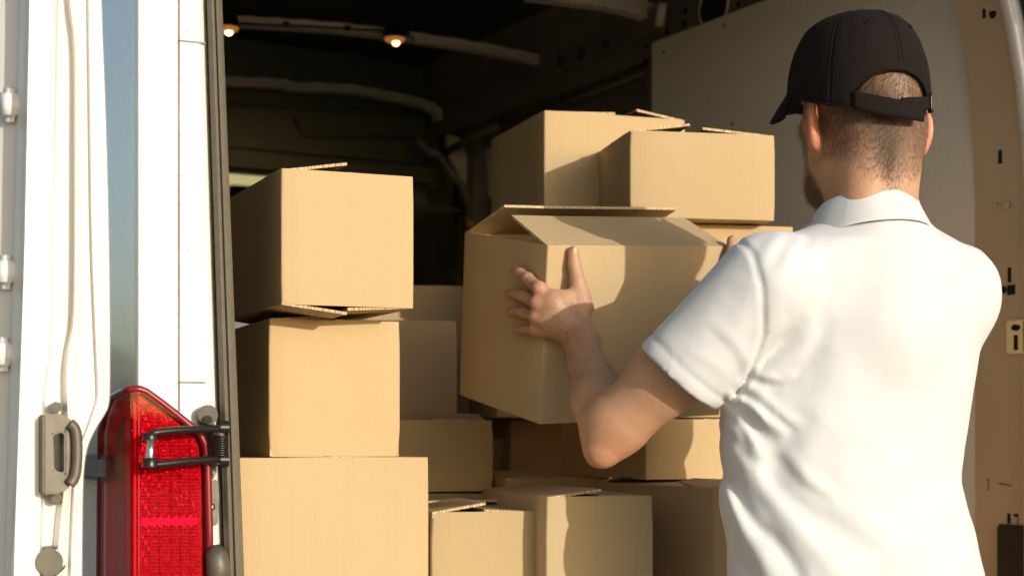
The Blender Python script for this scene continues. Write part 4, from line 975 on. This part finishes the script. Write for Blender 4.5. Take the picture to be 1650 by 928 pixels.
# ---------------- cap
k = M_('black_cap_cloth', (.016, .013, .012), .88); k.b.inputs['Sheen Weight'].default_value = .0; k.b.inputs['Specular IOR Level'].default_value = .15; k.b.inputs['Sheen Tint'].default_value = (.6, .45, .4, 1)
wv = k.noise(1100, 2, .6); k.color(k.mix((.0065, .0045, .004), (.015, .0105, .0085), k.noise(240, 3, .6))); k.bump(wv, .35, .0006); CAPM = k.m
cap = None
CR = at(1389, 168, 2.262); rx, ry = .0955, .106
def capP(th, v, off=0):
    """th from the front round to the wearer's right; v from the rim to the crown"""
    zr = CZ + .4640 + .034 * math.cos(th) - CR.z + .003 * math.sin(th); zt_c = CZ + .5865 - CR.z
    s = max(0.0, math.cos(v * math.pi / 2)) ** .56 if v > 0 else 1 + .1 * v
    g = math.sin(v * math.pi / 2)
    sm = sum(math.exp(-(((th - t0 + math.pi) % (2 * math.pi) - math.pi) * max(s, .12) / .014) ** 2) for t0 in [math.pi + i * math.pi / 3 for i in range(6)])
    wr = .0010 * math.sin(5 * th + 3 * v) * (1 - v) + .0008 * noise.noise(Vector((math.sin(th) * 6, math.cos(th) * 6, v * 7)))
    o = off - .0011 * sm * (v > .02) + wr
    return CR + HR * ((rx * s + o * s) * math.sin(th) - .004) + HF * ((ry * s + o * s) * math.cos(th)) + Z3 * (zr * (1 - g) + zt_c * g + o * g)
D = R_(37); NT = 216; NV = 40; rows = []
def vst(th):
    x = ((th - math.pi - R_(5)) / D); return .0 if abs(x) >= 1 else   .25 * (1 - x * x) ** .55
for j in range(NV + 1):
    rows.append([capP(2 * math.pi * i / NT, vst(2 * math.pi * i / NT) + (1 - vst(2 * math.pi * i / NT)) * (j / NV) ** 1.0, 0) for i in range(NT + 1)])
crown = part_m('cap', grid(rows), CAPM, smooth=True)
md = crown.modifiers.new('solid', 'SOLIDIFY'); md.thickness = .0022; md.offset = -1
edge_l = [capP(math.pi + R_(5) + D * math.sin(q), vst(math.pi + R_(5) + D * math.sin(q)) , .0006) for q in np.linspace(-1.57, 1.57, 60)]
part_m('opening_trim', tube(edge_l, .0016, 6), CAPM, crown, smooth=True)
part_m('rim_trim', tube([capP(math.pi + D + (2 * math.pi - 2 * D) * i / 120, .004, .0008) for i in range(121)], .0015, 6), CAPM, crown, smooth=True)
# stitch lines beside each seam
for t0 in (math.pi, math.pi * 2 / 3, math.pi * 4 / 3, math.pi / 3, math.pi * 5 / 3, 0):
    for dl_ in (-.035, .035):
        pts = []
        for i in range(24):
            v = .02 + .93 * i / 23
            if t0 == math.pi and v < .29: continue
            s = max(.1, math.cos(v * math.pi / 2) ** .56); pts.append(capP(t0 + dl_ / s if s > .3 else t0 + dl_ / .3, v, .0003))
        part_m('seam_stitching', tube(pts, .00045, 4), CAPM, crown)
def strap_piece(t0, t1, v0, v1, off, name, parent, dv=0):
    rr_ = []
    for j in range(5):
        rr_.append([capP(t0 + (t1 - t0) * i / 24, v0 + (v1 - v0) * j / 4 + dv * i / 24, off) for i in range(25)])
    o = part_m(name, grid(rr_), CAPM, parent, smooth=True); m_ = o.modifiers.new('solid', 'SOLIDIFY'); m_.thickness = .0022; return o
st_ = strap_piece(math.pi + D * 1.12, math.pi - D * .52, .098, -.002, .0012, 'back_strap', crown, -.045)
strap_piece(math.pi - D * 1.1, math.pi + D * .1, .105, .028, -.001, 'back_strap', crown, -.02)
part_m('strap_loop', tube([capP(math.pi - D * .86, v, .003) for v in (.0, .03, .06, .09, .115)], .0018, 6), DSTEEL, crown, smooth=True)
tp_ = capP(0, 1.0)
part_m('button', dome(Vector((tp_.x, tp_.y, tp_.z - .001)), .0085, .0065, Z3, 16, 5, e1=HR, e2=HF), CAPM, crown, smooth=True)
for t0 in (math.pi * 5 / 6, math.pi * 7 / 6, math.pi / 2, math.pi * 3 / 2):
    c_ = capP(t0, .60, .0006); c2 = capP(t0, .61, .0006); c3 = capP(t0 + .02, .60, .0006); e1_ = (c2 - c_).normalized(); e2_ = (c3 - c_).normalized()
    part_m('eyelet', tube([c_ + (e1_ * math.cos(q) + e2_ * math.sin(q)) * .003 for q in np.linspace(0, 2 * math.pi, 16)], .0009, 5), CAPM, crown, smooth=True)
rows = []
for j in range(9):
    t = j / 8; row = []
    for i in range(33):
        th = R_(-72 + 144 * i / 32); b0 = capP(th, .01, .0005); ext = .057 * (math.cos(th * 1.18) ** .5 if abs(th * 1.18) < 1.57 else 0)
        dr = (HF + HR * math.sin(th) * .16).normalized()
        row.append(b0 + dr * ext * t - Z3 * ((.030 * math.sin(th) ** 2 + .012) * t * (ext / .057) + .006 * t * t + .012 * t * abs(math.sin(th))))
    rows.append(row)
bill = part_m('bill', grid(rows), CAPM, crown, smooth=True); md = bill.modifiers.new('solid', 'SOLIDIFY'); md.thickness = .003
